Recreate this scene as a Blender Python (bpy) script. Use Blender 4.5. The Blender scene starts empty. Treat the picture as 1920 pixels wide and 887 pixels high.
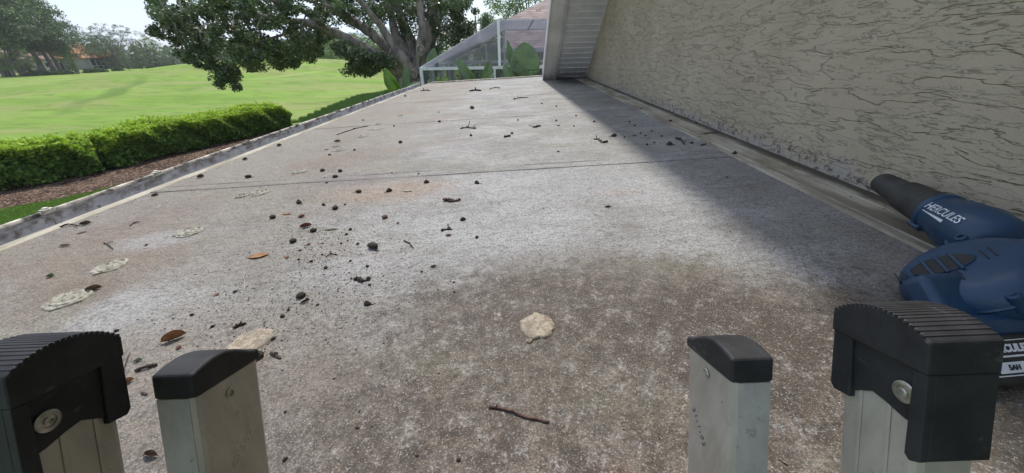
import bpy, math, random
import numpy as np
from mathutils import Vector, Matrix

SC = bpy.context.scene
COL = SC.collection
rng = np.random.default_rng(7)
random.seed(7)

# ------------------------------------------------------------------ camera
FPX, EYE, SL = 670.0, 0.41, 0.04          # focal length in pixels, eye height over the roof, roof fall
_p, _y, _r = math.radians(27.6), math.radians(1.27), math.radians(1.1)
FW = np.array([-math.sin(_y)*math.cos(_p), math.cos(_y)*math.cos(_p), -math.sin(_p)])
_R0 = np.array([math.cos(_y), math.sin(_y), 0.0]); _U0 = np.cross(_R0, FW)
CR = _R0*math.cos(_r)-_U0*math.sin(_r); CU = _U0*math.cos(_r)+_R0*math.sin(_r)
EYEP = np.array([0, 0, EYE])
cd = bpy.data.cameras.new("camera"); cam = bpy.data.objects.new("camera", cd); COL.objects.link(cam)
cd.sensor_fit = 'HORIZONTAL'; cd.sensor_width = 36; cd.lens = FPX/1920*36
cd.clip_start = 0.01; cd.clip_end = 3000
cam.matrix_world = Matrix(((CR[0], CU[0], -FW[0], 0), (CR[1], CU[1], -FW[1], 0), (CR[2], CU[2], -FW[2], EYE), (0, 0, 0, 1)))
SC.camera = cam

# ------------------------------------------------------------------ world, sun, exposure
SUN_DIR = Vector((-0.06, 0.60, 1.0)).normalized()
EL = math.asin(SUN_DIR.z); AZ = math.atan2(SUN_DIR.x, SUN_DIR.y)
w = bpy.data.worlds.new("World"); SC.world = w; w.use_nodes = True
nt = w.node_tree; nt.nodes.clear()
out = nt.nodes.new('ShaderNodeOutputWorld'); bg = nt.nodes.new('ShaderNodeBackground')
sky = nt.nodes.new('ShaderNodeTexSky'); sky.sky_type = 'NISHITA'; sky.sun_disc = False
sky.sun_elevation = EL; sky.sun_rotation = AZ; sky.air_density = 1.0; sky.dust_density = 1.5; sky.ozone_density = 1.2
tc = nt.nodes.new('ShaderNodeTexCoord'); mp = nt.nodes.new('ShaderNodeMapping'); mp.inputs['Scale'].default_value = (1, 1, 3.2)
cl = nt.nodes.new('ShaderNodeTexNoise'); cl.inputs['Scale'].default_value = 2.6; cl.inputs['Detail'].default_value = 7; cl.inputs['Roughness'].default_value = .55
rp = nt.nodes.new('ShaderNodeValToRGB'); rp.color_ramp.elements[0].position = .40; rp.color_ramp.elements[1].position = .62
rp.color_ramp.elements[0].color = (.35, .35, .35, 1); rp.color_ramp.elements[1].color = (.95, .95, .95, 1)
cc = nt.nodes.new('ShaderNodeMix'); cc.data_type = 'RGBA'
nt.links.new(tc.outputs['Generated'], mp.inputs['Vector']); nt.links.new(mp.outputs[0], cl.inputs['Vector'])
sx_ = nt.nodes.new('ShaderNodeSeparateXYZ'); nt.links.new(tc.outputs['Generated'], sx_.inputs[0])
hz = nt.nodes.new('ShaderNodeMapRange'); hz.inputs[1].default_value = .15; hz.inputs[2].default_value = .7; hz.inputs[3].default_value = 1; hz.inputs[4].default_value = .6; nt.links.new(sx_.outputs[2], hz.inputs[0])
ml = nt.nodes.new('ShaderNodeMath'); ml.operation = 'MULTIPLY'; nt.links.new(cl.outputs['Fac'], rp.inputs['Fac']); nt.links.new(rp.outputs['Color'], ml.inputs[0]); nt.links.new(hz.outputs[0], ml.inputs[1]); nt.links.new(ml.outputs[0], cc.inputs[0])
nt.links.new(sky.outputs[0], cc.inputs[6]); cc.inputs[7].default_value = (5.9, 6.8, 8.5, 1)
nt.links.new(cc.outputs[2], bg.inputs['Color']); bg.inputs['Strength'].default_value = 0.105
nt.links.new(bg.outputs[0], out.inputs['Surface'])
sd = bpy.data.lights.new("sun", 'SUN'); sd.energy = 2.6; sd.angle = math.radians(2.6); sd.color = (1, .95, .87)
so = bpy.data.objects.new("sun", sd); COL.objects.link(so); so.rotation_euler = SUN_DIR.to_track_quat('Z', 'Y').to_euler(); so.location = (0, 0, 30)
SC.view_settings.view_transform = 'Standard'; SC.view_settings.look = 'None'; SC.view_settings.gamma = 1
SC.view_settings.use_curve_mapping = False; SC.view_settings.exposure = 0.68

# ------------------------------------------------------------------ measuring helpers (photo point -> place in the world)
def ray(x, y):
    d = FW*FPX+CR*(x-960)-CU*(y-443.5); return d/np.linalg.norm(d)
def on_plane(x, y, ax, v):
    d = ray(x, y); return Vector(EYEP+d*((v-EYEP[ax])/d[ax]))
def on_roof(x, y, lift=0.0):
    d = ray(x, y); t = (EYE-lift)/(SL*d[0]-d[2]); return Vector(EYEP+d*t)
def project(P):
    d = np.array(P, float)-EYEP; z = d@FW; return 960+FPX*(d@CR)/z, 443.5-FPX*(d@CU)/z
def rise(b, ypx):
    """height a vertical thing standing on b needs to reach picture row ypx"""
    lo, hi = 0.1, 60.0
    for _ in range(40):
        m_ = (lo+hi)/2
        if project((b[0], b[1], b[2]+m_))[1] > ypx: lo = m_
        else: hi = m_
    return lo
def on_ground(x, y): return on_plane(x, y, 2, G)
def depth_of(p): return float((np.array(p)-EYEP)@FW)
G = -2.6

# ------------------------------------------------------------------ node helper
class Mat:
    def __init__(s, name, rough=.6, metal=0.0, spec=.5):
        s.m = bpy.data.materials.new(name); s.m.use_nodes = True; s.t = s.m.node_tree
        s.b = s.t.nodes['Principled BSDF']; s.b.inputs['Roughness'].default_value = rough
        s.b.inputs['Metallic'].default_value = metal; s.b.inputs['Specular IOR Level'].default_value = spec
        s._pos = None
    def n(s, k): return s.t.nodes.new('ShaderNode'+k)
    def set(s, sock, v):
        if hasattr(v, 'is_linked'): s.t.links.new(v, sock)
        else:
            if isinstance(v, (tuple, list)) and len(v) == 3 and sock.type == 'RGBA': v = (*v, 1)
            sock.default_value = v
    def pos(s):
        if s._pos is None: s._pos = s.n('NewGeometry').outputs['Position']
        return s._pos
    def obj(s): return s.n('TexCoord').outputs['Object']
    def isl(s): return s.n('NewGeometry').outputs['Random Per Island']
    def scaled(s, v, sc, rot=(0, 0, 0), loc=(0, 0, 0)):
        m = s.n('Mapping'); s.t.links.new(v, m.inputs[0]); m.inputs['Scale'].default_value = sc; m.inputs['Rotation'].default_value = rot; m.inputs['Location'].default_value = loc; return m.outputs[0]
    def noise(s, v, scale, detail=4, rough=.55, dist=0):
        n = s.n('TexNoise'); s.t.links.new(v, n.inputs['Vector']); n.inputs['Scale'].default_value = scale
        n.inputs['Detail'].default_value = detail; n.inputs['Roughness'].default_value = rough; n.inputs['Distortion'].default_value = dist; return n.outputs['Fac']
    def vor(s, v, scale, feat='F1', o='Distance', rnd=1):
        n = s.n('TexVoronoi'); n.feature = feat; s.t.links.new(v, n.inputs['Vector']); n.inputs['Scale'].default_value = scale; n.inputs['Randomness'].default_value = rnd; return n.outputs[o]
    def math(s, op, a, b=0.0, c=0.0, clamp=False):
        n = s.n('Math'); n.operation = op; n.use_clamp = clamp; s.set(n.inputs[0], a); s.set(n.inputs[1], b); s.set(n.inputs[2], c); return n.outputs[0]
    def ramp(s, v, a, b, lo=0.0, hi=1.0, smooth=True):
        n = s.n('MapRange'); n.interpolation_type = 'SMOOTHSTEP' if smooth else 'LINEAR'; s.set(n.inputs[0], v)
        n.inputs[1].default_value = a; n.inputs[2].default_value = b; n.inputs[3].default_value = lo; n.inputs[4].default_value = hi; return n.outputs[0]
    def mix(s, f, a, b, mode='MIX'):
        n = s.n('Mix'); n.data_type = 'RGBA'; n.blend_type = mode; s.set(n.inputs[0], f); s.set(n.inputs[6], a); s.set(n.inputs[7], b); return n.outputs[2]
    def sep(s, v):
        n = s.n('SeparateXYZ'); s.t.links.new(v, n.inputs[0]); return n.outputs
    def blob(s, v, cx, cy, rx, ry, z=False):     # 0 in the middle, 1 at the rim of an ellipse
        o = s.sep(v); a = s.math('MULTIPLY', s.math('SUBTRACT', o[0], cx), 1/rx); b = s.math('MULTIPLY', s.math('SUBTRACT', o[1], cy), 1/ry)
        return s.math('SQRT', s.math('ADD', s.math('MULTIPLY', a, a), s.math('MULTIPLY', b, b)))
    def color(s, v): s.set(s.b.inputs['Base Color'], v); return s
    def rough(s, v): s.set(s.b.inputs['Roughness'], v); return s
    def bump(s, h, strength=.5, dist=.01):
        n = s.n('Bump'); n.inputs['Strength'].default_value = strength; n.inputs['Distance'].default_value = dist
        s.t.links.new(h, n.inputs['Height']); s.t.links.new(n.outputs[0], s.b.inputs['Normal']); return s

def plain(name, col, rough=.6, metal=0, spec=.5, var=.12, scale=12, bump=0, bscale=80, bdist=.002):
    m = Mat(name, rough, metal, spec); p = m.obj()
    f = m.noise(p, scale, 5)
    dark = tuple(c*(1-var*1.6) for c in col); lite = tuple(min(1, c*(1+var)) for c in col)
    m.color(m.mix(m.ramp(f, .3, .7), dark, lite))
    if bump: m.bump(m.noise(p, bscale, 5), bump, bdist)
    return m.m

# ---- roof coating: chalky grey-white sheet with rusty brown water stains
def roof_material():
    m = Mat('weathered_roof_coating', .62, 0, .35); p = m.pos()
    warp = m.noise(p, 3.2, 6, .6)
    warp2 = m.noise(p, 9, 8, .68)
    fine = m.noise(p, 170, 5, .75)
    grit = m.noise(p, 420, 3, .7)
    mid = m.noise(m.scaled(p, (.8, 1.3, 1)), 26, 7, .65)
    col = m.mix(m.ramp(warp, .35, .68), (.262, .252, .242), (.415, .405, .400))
    smg = m.noise(m.scaled(p, (.7, 1.25, 1)), 5.5, 9, .74)
    col = m.mix(m.ramp(smg, .49, .64, 0, .6), col, (.185, .165, .145))
    stk = m.noise(m.scaled(p, (.35, 2.6, 1)), 7, 8, .75)
    col = m.mix(m.ramp(stk, .52, .66, 0, .5), col, (.20, .18, .155))
    col = m.mix(m.ramp(m.noise(m.scaled(p, (.5, 1.6, 1)), 17, 8, .75), .53, .64, 0, .4), col, (.50, .50, .51))
    # foreground pool stain, its brown darkened to carry the shade falling there too
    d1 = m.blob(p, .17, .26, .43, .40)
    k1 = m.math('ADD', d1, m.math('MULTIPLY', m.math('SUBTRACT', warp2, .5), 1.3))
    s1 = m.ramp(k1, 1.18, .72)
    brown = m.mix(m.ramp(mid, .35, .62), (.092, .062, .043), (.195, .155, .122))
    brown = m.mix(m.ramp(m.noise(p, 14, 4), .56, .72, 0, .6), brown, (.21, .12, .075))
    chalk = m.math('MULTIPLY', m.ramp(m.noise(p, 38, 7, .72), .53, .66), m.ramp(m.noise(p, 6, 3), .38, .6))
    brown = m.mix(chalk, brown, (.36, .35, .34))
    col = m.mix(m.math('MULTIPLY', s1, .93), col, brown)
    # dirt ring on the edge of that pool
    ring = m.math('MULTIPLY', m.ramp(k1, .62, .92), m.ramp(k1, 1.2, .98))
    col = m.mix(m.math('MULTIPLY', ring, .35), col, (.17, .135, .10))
    bl1 = m.noise(p, 19, 9, .78); bl2 = m.noise(p, 7.5, 8, .72)
    for cx, cy, rx, ry, c, a in ((-.30, .27, .30, .16, (.155, .125, .10), .8), (.62, .36, .34, .26, (.12, .088, .062), .85), (.10, .50, .34, .16, (.115, .09, .07), .75), (.32, .42, .22, .14, (.085, .062, .045), .7), (-.12, .36, .22, .10, (.145, .115, .09), .6)):
        k = m.math('ADD', m.blob(p, cx, cy, rx, ry), m.math('MULTIPLY', m.math('SUBTRACT', bl2, .5), 1.5))
        k = m.math('ADD', k, m.math('MULTIPLY', m.math('SUBTRACT', bl1, .5), 1.3))
        col = m.mix(m.math('MULTIPLY', m.ramp(k, 1.1, .45), a), col, c)
    col = m.mix(m.math('MULTIPLY', m.ramp(bl1, .56, .66), m.ramp(bl2, .46, .58, .1, .55)), col, (.44, .43, .415))
    near = m.ramp(m.math('ADD', m.blob(p, .12, .30, .62, .42), m.math('MULTIPLY', m.math('SUBTRACT', bl2, .5), 1.0)), 1.1, .6)
    mo = m.noise(p, 30, 10, .82); mo2 = m.noise(p, 62, 8, .8)
    col = m.mix(m.math('MULTIPLY', m.ramp(mo, .50, .43), m.math('MULTIPLY', near, .75)), col, (.070, .050, .036))
    col = m.mix(m.math('MULTIPLY', m.ramp(mo, .54, .62), m.math('MULTIPLY', near, .75)), col, (.36, .335, .30))
    col = m.mix(m.math('MULTIPLY', m.ramp(mo2, .56, .63), m.math('MULTIPLY', near, .6)), col, (.42, .40, .38))
    # left side: run-off stains toward the gutter
    x = m.sep(p)[0]
    s2 = m.ramp(m.math('ADD', x, m.math('MULTIPLY', m.math('SUBTRACT', m.noise(m.scaled(p, (.6, 1.6, 1)), 2.6, 7, .65), .5), 1.5)), -.22, -.95)
    tint = m.mix(m.ramp(m.noise(p, 2.1, 4), .42, .62), (.235, .20, .155), (.20, .13, .08))
    tint = m.mix(m.ramp(m.noise(p, 8, 9, .76), .5, .62, 0, .7), tint, (.135, .105, .08))
    tint = m.mix(m.ramp(mid, .35, .65, 0, .45), tint, (.36, .345, .31))
    col = m.mix(m.math('MULTIPLY', s2, .92), col, tint)
    # greenish algae film at the far end and around the second seam
    yy = m.sep(p)[1]
    alg = m.math('MULTIPLY', m.ramp(m.noise(m.scaled(p, (.5, 2, 1)), 2.3, 6, .6), .47, .66), m.ramp(yy, 1.0, 5.5, .25, .8))
    col = m.mix(alg, col, (.26, .255, .18))
    for cx, cy, rx, ry, c, a in ((-.42, 1.17, .26, .13, (.34, .25, .18), .75), (-.66, 1.32, .20, .10, (.20, .17, .16), .6), (.30, 1.05, .10, .04, (.36, .27, .22), .5),
                                 (-1.0, .72, .2, .2, (.24, .185, .13), .55), (-.45, .40, .26, .16, (.27, .23, .19), .55), (.80, .78, .22, .5, (.27, .25, .22), .4),
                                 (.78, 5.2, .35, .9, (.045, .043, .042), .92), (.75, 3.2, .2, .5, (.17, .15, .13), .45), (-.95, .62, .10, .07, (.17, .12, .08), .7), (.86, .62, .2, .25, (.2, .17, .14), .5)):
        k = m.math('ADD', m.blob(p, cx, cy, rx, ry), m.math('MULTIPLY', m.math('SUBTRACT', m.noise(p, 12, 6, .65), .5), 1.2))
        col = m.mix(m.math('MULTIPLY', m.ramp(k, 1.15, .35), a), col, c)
    for cx, cy, rx, ry in ((-1.0, .86, .14, .08), (-.78, .53, .1, .12), (.12, 1.15, .5, .28), (-.05, .83, .38, .2)):
        k = m.math('ADD', m.blob(p, cx, cy, rx, ry), m.math('MULTIPLY', m.math('SUBTRACT', warp2, .5), 1.2))
        col = m.mix(m.math('MULTIPLY', m.ramp(k, 1.15, .3), .45), col, (.47, .475, .49))
    hc = m.vor(m.scaled(p, (1, 1.5, 1)), 2.3, 'DISTANCE_TO_EDGE'); q_ = m.math('ADD', hc, m.math('MULTIPLY', m.math('SUBTRACT', m.noise(p, 22, 6, .8), .5), .10))
    hl = m.math('MULTIPLY', m.ramp(m.math('ABSOLUTE', q_), .006, .001), m.ramp(m.noise(p, 1.7, 3), .52, .6))
    col = m.mix(m.math('MULTIPLY', hl, .6), col, (.08, .07, .06))
    # grit: dark specks and pale specks
    col = m.mix(m.ramp(fine, .53, .40, 0, .85), col, m.mix(.62, col, (.03, .03, .03)))
    col = m.mix(m.ramp(m.noise(m.scaled(p, (.55, 1, 1)), 75, 6, .8), .52, .38, 0, .6), col, m.mix(.6, col, (.05, .045, .04)))
    col = m.mix(m.ramp(grit, .46, .34, 0, .8), col, (.08, .07, .06))
    col = m.mix(m.ramp(grit, .56, .68, 0, .5), col, (.66, .65, .62))
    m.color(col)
    m.rough(m.ramp(mid, .3, .7, .48, .72))
    h = m.math('ADD', m.math('MULTIPLY', fine, .6), m.math('ADD', m.math('MULTIPLY', mid, .8), m.math('MULTIPLY', grit, .35)))
    m.bump(h, .8, .006)
    return m.m

def stucco_material():
    m = Mat('cream_stucco', .85, 0, .2); p = m.pos()
    q = m.scaled(p, (1, .25, 1.45))
    wrp = m.n('VectorMath'); wrp.operation = 'ADD'
    nz = m.n('TexNoise'); m.t.links.new(q, nz.inputs['Vector']); nz.inputs['Scale'].default_value = 16; nz.inputs['Detail'].default_value = 5
    sc_ = m.n('VectorMath'); sc_.operation = 'SCALE'; m.t.links.new(nz.outputs['Color'], sc_.inputs[0]); sc_.inputs['Scale'].default_value = .022
    m.t.links.new(q, wrp.inputs[0]); m.t.links.new(sc_.outputs[0], wrp.inputs[1]); q2 = wrp.outputs[0]
    a = m.noise(q2, 19, 4, .55)
    step = m.ramp(a, .485, .515)                      # trowelled flakes: plateaus with sharp lips
    b = m.noise(q2, 40, 4, .6); step2 = m.ramp(b, .53, .56)
    fine = m.noise(p, 160, 5, .7)
    h = m.math('ADD', m.math('MULTIPLY', step, 1.0), m.math('ADD', m.math('MULTIPLY', step2, .5), m.math('MULTIPLY', fine, .35)))
    m.bump(h, .9, .0065)
    col = m.mix(m.ramp(m.noise(p, 2.2, 5), .3, .7), (.365, .310, .222), (.43, .367, .270))
    z = m.sep(p)[2]
    lip = m.math('MULTIPLY', m.ramp(a, .482, .493), m.ramp(a, .512, .5))
    lipm = m.math('MULTIPLY', lip, m.ramp(m.noise(p, 9, 3), .45, .60))
    col = m.mix(m.math('MULTIPLY', lipm, .24), col, (.17, .135, .09))  # crevice dirt, drawn dark to strengthen the lips' weak shading too
    lip2 = m.math('MULTIPLY', m.math('MULTIPLY', m.ramp(b, .525, .537), m.ramp(b, .562, .548)), m.ramp(m.noise(p, 6, 3), .48, .62))
    col = m.mix(m.math('MULTIPLY', lip2, .10), col, (.14, .115, .085))
    spk = m.ramp(m.vor(p, 30), .07, .035)
    col = m.mix(m.math('MULTIPLY', spk, m.ramp(m.noise(p, 4, 2), .5, .6)), col, (.09, .07, .05))
    # bare base coat and dirt splash along the foot
    foot = m.ramp(m.math('ADD', z, m.math('MULTIPLY', m.noise(p, 11, 5), .16)), .185, .115)
    col = m.mix(m.math('MULTIPLY', foot, .6), col, (.34, .32, .30))
    spl = m.math('MULTIPLY', m.ramp(z, .16, .05), m.ramp(m.noise(p, 48, 6, .7), .52, .60))
    col = m.mix(m.math('MULTIPLY', spl, .8), col, (.09, .08, .07))
    col = m.mix(m.ramp(fine, .42, .3, 0, .3), col, (.2, .18, .13))
    m.color(col); return m.m

def leaf_material(name, a, b, c=None, transl=.35, rough=.45):
    m = Mat(name, rough, 0, .4)
    r = m.isl(); n = m.noise(m.pos(), .9, 3)
    col = m.mix(r, a, b)
    if c: col = m.mix(m.ramp(m.math('ADD', n, m.math('MULTIPLY', r, .25)), .55, .8), col, c)
    m.color(col)
    tr = m.n('BsdfTranslucent'); m.t.links.new(col, tr.inputs['Color'])
    mx = m.n('MixShader'); mx.inputs[0].default_value = transl
    m.t.links.new(m.b.outputs[0], mx.inputs[1]); m.t.links.new(tr.outputs[0], mx.inputs[2])
    m.t.links.new(mx.outputs[0], m.t.nodes['Material Output'].inputs['Surface'])
    return m.m

# ------------------------------------------------------------------ mesh helpers
class MB:
    def __init__(s): s.v = []; s.f = []; s.mi = []
    def add(s, vs, fs, mi=0):
        o = len(s.v); s.v += [tuple(x) for x in vs]; s.f += [tuple(i+o for i in f) for f in fs]; s.mi += [mi]*len(fs); return s
    def box(s, a, b, M=None, mi=0):
        (x0, y0, z0), (x1, y1, z1) = a, b
        vs = [Vector(q) for q in ((x0, y0, z0), (x1, y0, z0), (x1, y1, z0), (x0, y1, z0), (x0, y0, z1), (x1, y0, z1), (x1, y1, z1), (x0, y1, z1))]
        if M: vs = [M(q) if callable(M) else M @ q for q in vs]
        return s.add(vs, [(0, 3, 2, 1), (4, 5, 6, 7), (0, 1, 5, 4), (1, 2, 6, 5), (2, 3, 7, 6), (3, 0, 4, 7)], mi)
    def prism(s, poly, h0, h1, M, mi=0):     # poly: 2-D (a,b); M(a,b,h)
        n = len(poly); vs = [M(a, b, h0) for a, b in poly]+[M(a, b, h1) for a, b in poly]
        fs = [tuple(range(n))[::-1], tuple(range(n, 2*n))]+[(i, (i+1) % n, n+(i+1) % n, n+i) for i in range(n)]
        return s.add(vs, fs, mi)
    def tube(s, pts, rad, k=8, cap=True, mi=0):
        pts = [Vector(p) for p in pts]; n = len(pts)
        if not hasattr(rad, '__len__'): rad = [rad]*n
        vs = []; up = None
        for i, p in enumerate(pts):
            t = (pts[min(i+1, n-1)]-pts[max(i-1, 0)]).normalized()
            if up is None: up = Vector((0, 0, 1)) if abs(t.z) < .9 else Vector((1, 0, 0))
            a = t.cross(up).normalized(); b = a.cross(t).normalized(); up = b
            for j in range(k):
                an = 2*math.pi*j/k; vs.append(p+(a*math.cos(an)+b*math.sin(an))*rad[i])
        fs = [(i*k+j, i*k+(j+1) % k, (i+1)*k+(j+1) % k, (i+1)*k+j) for i in range(n-1) for j in range(k)]
        if cap: fs += [tuple(range(k))[::-1], tuple((n-1)*k+j for j in range(k))]
        return s.add(vs, fs, mi)
    def lathe(s, prof, c, ax, k=32, mi=0, sx=1, sy=1, closed=True, xdir=None):   # prof (r, h) along ax
        ax = Vector(ax).normalized(); c = Vector(c)
        x = (Vector(xdir) if xdir is not None else (Vector((0, 0, 1)) if abs(ax.z) < .9 else Vector((1, 0, 0))))
        x = (x-ax*x.dot(ax)).normalized(); y = ax.cross(x)
        vs = [c+ax*h+(x*math.cos(2*math.pi*j/k)*sx+y*math.sin(2*math.pi*j/k)*sy)*r for r, h in prof for j in range(k)]
        n = len(prof); fs = [(i*k+j, i*k+(j+1) % k, (i+1)*k+(j+1) % k, (i+1)*k+j) for i in range(n-1) for j in range(k)]
        if closed: fs += [tuple(range(k))[::-1], tuple((n-1)*k+j for j in range(k))]
        return s.add(vs, fs, mi)
    def build(s, name, mats, parent=None, smooth=False, bevel=0, seg=2, angle=40, sub=0):
        me = bpy.data.meshes.new(name); me.from_pydata([tuple(v) for v in s.v], [], s.f)
        if not isinstance(mats, (list, tuple)): mats = [mats]
        for m in mats: me.materials.append(m)
        if len(mats) > 1: me.polygons.foreach_set('material_index', s.mi)
        if smooth: me.polygons.foreach_set('use_smooth', [True]*len(s.f))
        me.validate(); me.update()
        o = bpy.data.objects.new(name, me); COL.objects.link(o); o.parent = parent
        if bevel:
            b = o.modifiers.new('bevel', 'BEVEL'); b.width = bevel; b.segments = seg; b.limit_method = 'ANGLE'; b.angle_limit = math.radians(35)
            if smooth: b.harden_normals = False
        if sub: q = o.modifiers.new('sub', 'SUBSURF'); q.levels = sub; q.render_levels = sub
        if smooth and angle and hasattr(me, 'set_sharp_from_angle'): me.set_sharp_from_angle(angle=math.radians(angle))
        return o

def thing(name, label, cat, loc=(0, 0, 0), group=None):
    o = bpy.data.objects.new(name, None); COL.objects.link(o); o.location = loc; o.empty_display_size = .1
    o['label'] = label; o['category'] = cat
    if group: o['group'] = group
    return o
def tag(o, label, cat, group=None, kind=None):
    if label: o['label'] = label
    if cat: o['category'] = cat
    if group: o['group'] = group
    if kind: o['kind'] = kind
    return o
def struct(o): o['kind'] = 'structure'; return o
def settle(root):
    """parts were modelled in world space: keep them there under a root that has a location"""
    for c in root.children:
        c.matrix_parent_inverse = Matrix.Translation(-root.location)
def numpy_mesh(name, V, F, mats, parent=None, mi=None, smooth=False):
    me = bpy.data.meshes.new(name); V = np.asarray(V, np.float32); F = np.asarray(F, np.int32); k = F.shape[1]
    me.vertices.add(len(V)); me.vertices.foreach_set('co', V.ravel())
    me.loops.add(F.size); me.loops.foreach_set('vertex_index', F.ravel())
    me.polygons.add(len(F)); me.polygons.foreach_set('loop_start', np.arange(0, F.size, k, dtype=np.int32))
    me.polygons.foreach_set('loop_total', np.full(len(F), k, np.int32))
    if not isinstance(mats, (list, tuple)): mats = [mats]
    for m in mats: me.materials.append(m)
    if mi is not None: me.polygons.foreach_set('material_index', np.asarray(mi, np.int32))
    me.update(calc_edges=True)
    o = bpy.data.objects.new(name, me); COL.objects.link(o); o.parent = parent; return o
def leaves(C, size, aspect=.5, flat=0.0, jitter=.35, r=rng, bias=None):
    """one folded rhombic leaf (two quads' worth as one 4-gon) at every centre"""
    n = len(C); A = r.normal(size=(n, 3)); A[:, 2] *= (1-flat); A /= np.linalg.norm(A, axis=1)[:, None]
    B = r.normal(size=(n, 3)); B[:, 2] *= (1-flat)
    if bias is not None: B = B+bias
    B -= A*(A*B).sum(1)[:, None]; B /= np.linalg.norm(B, axis=1)[:, None]
    s = (size*(1+jitter*r.uniform(-1, 1, n)))[:, None]
    V = np.stack([C-A*s*.5, C+B*s*aspect*.5-A*s*.05, C+A*s*.5, C-B*s*aspect*.5-A*s*.05], 1).reshape(-1, 3)
    return V, np.arange(4*n).reshape(n, 4)

ROOFM = roof_material(); STUC = stucco_material()

# ================================================================== terrain
def gz(x, y):
    """height of the fairway over the yard level"""
    x = np.asarray(x, float); y = np.asarray(y, float)
    def g(cx, cy, sx, sy, h, rot=0.0):
        c, s = math.cos(rot), math.sin(rot); u = (x-cx)*c+(y-cy)*s; v = -(x-cx)*s+(y-cy)*c
        return h*np.exp(-.5*((u/sx)**2+(v/sy)**2))
    h = g(-37, 50, 10.5, 7, 2.35, .66)+g(-24, 56, 7, 7, .9, .4)+g(-26, 43, 9, 6, .35, .3)+g(-14, 62, 10, 8, .4)
    h = h+g(-24, 29, 9, 2.2, .38, .45)+g(-33, 33, 8, 2.0, .35, .5)+g(-18, 38, 7, 3, .35, .3)+g(-14, 27, 5, 1.6, .22, .4)
    h += .12*np.sin(x*.13+y*.07)*np.sin(y*.11-x*.05)*np.clip((np.hypot(x, y)-22)/20, 0, 1)
    return G+h
def axis(a, b, fine0, fine1, s0, s1):
    t = [fine0]
    while t[-1] < fine1: t.append(t[-1]+s0)
    lo = [t[0]]; st = s0
    while lo[-1] > a: st *= s1; lo.append(lo[-1]-st)
    hi = [t[-1]]; st = s0
    while hi[-1] < b: st *= s1; hi.append(hi[-1]+st)
    return np.array(lo[::-1][:-1]+t+hi[1:])
XS = axis(-420, 420, -75, 5, 1.0, 1.12); YS = axis(-200, 520, 0, 80, 1.0, 1.12)
gx, gy = np.meshgrid(XS, YS); gv = np.stack([gx, gy, gz(gx, gy)], -1).reshape(-1, 3)
nx = len(XS); idx = np.arange(len(XS)*len(YS)).reshape(len(YS), nx)
gf = np.stack([idx[:-1, :-1], idx[:-1, 1:], idx[1:, 1:], idx[1:, :-1]], -1).reshape(-1, 4)
m = Mat('mown_fairway_grass', .9, 0, .15); p = m.pos()
c1 = m.mix(m.ramp(m.noise(m.scaled(p, (.5, 1.4, 1), (0, 0, .55)), .22, 7, .62), .36, .64), (.155, .265, .036), (.225, .345, .060))
dry = m.ramp(m.noise(m.scaled(p, (.6, 1.8, 1), (0, 0, .6)), .16, 8, .7), .44, .58)
c1 = m.mix(m.math('MULTIPLY', dry, .65), c1, (.30, .275, .125))
c1 = m.mix(m.ramp(m.noise(m.scaled(p, (1, 3.5, 1), (0, 0, .65)), .42, 7, .72), .50, .62, 0, .75), c1, (.105, .185, .03))
for (ax_, ay_), (bx_, by_), wd_, cc_, am_ in (((95, 222), (285, 166), .9, (.085, .15, .028), .75), ((0, 186), (75, 180), .8, (.10, .165, .03), .6), ((265, 160), (345, 143), 1.6, (.13, .24, .035), .7), ((330, 150), (375, 136), 1.2, (.10, .19, .03), .5), ((470, 165), (640, 150), .5, (.36, .42, .14), .6), ((120, 160), (330, 150), 3.5, (.30, .28, .13), .5)):
    A_ = on_ground(ax_, ay_); B_ = on_ground(bx_, by_); M_ = (A_+B_)/2; an_ = math.atan2(B_.y-A_.y, B_.x-A_.x); ln_ = (B_-A_).length/2
    tq = m.n('VectorRotate'); tq.rotation_type = 'Z_AXIS'; m.t.links.new(p, tq.inputs['Vector']); tq.inputs['Center'].default_value = (M_.x, M_.y, 0); tq.inputs['Angle'].default_value = -an_
    k1_ = m.math('ADD', m.blob(tq.outputs[0], M_.x, M_.y, ln_, wd_), m.math('MULTIPLY', m.math('SUBTRACT', m.noise(p, .5, 6, .75), .5), 1.6))
    c1 = m.mix(m.math('MULTIPLY', m.ramp(k1_, 1.2, .4), am_), c1, cc_)
stripe = m.math('SINE', m.math('MULTIPLY', m.math('ADD', m.sep(p)[0], m.math('MULTIPLY', m.sep(p)[1], .35)), 2.4))
c1 = m.mix(m.ramp(stripe, -.6, .6, 0, .10), c1, (.27, .37, .09))
c1 = m.mix(m.ramp(m.noise(p, 11, 5, .7), .35, .65, .0, .35), c1, (.115, .19, .03))
c1 = m.mix(m.ramp(m.noise(p, 45, 3, .7), .5, .75, .0, .4), c1, (.33, .40, .12))
m.color(c1); m.bump(m.math('ADD', m.noise(p, 3.5, 6, .7), m.noise(p, 40, 3, .7)), .7, .05)
gnd = numpy_mesh('ground', gv, gf, m.m); struct(gnd); gnd.data.polygons.foreach_set('use_smooth', [True]*len(gf))

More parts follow.
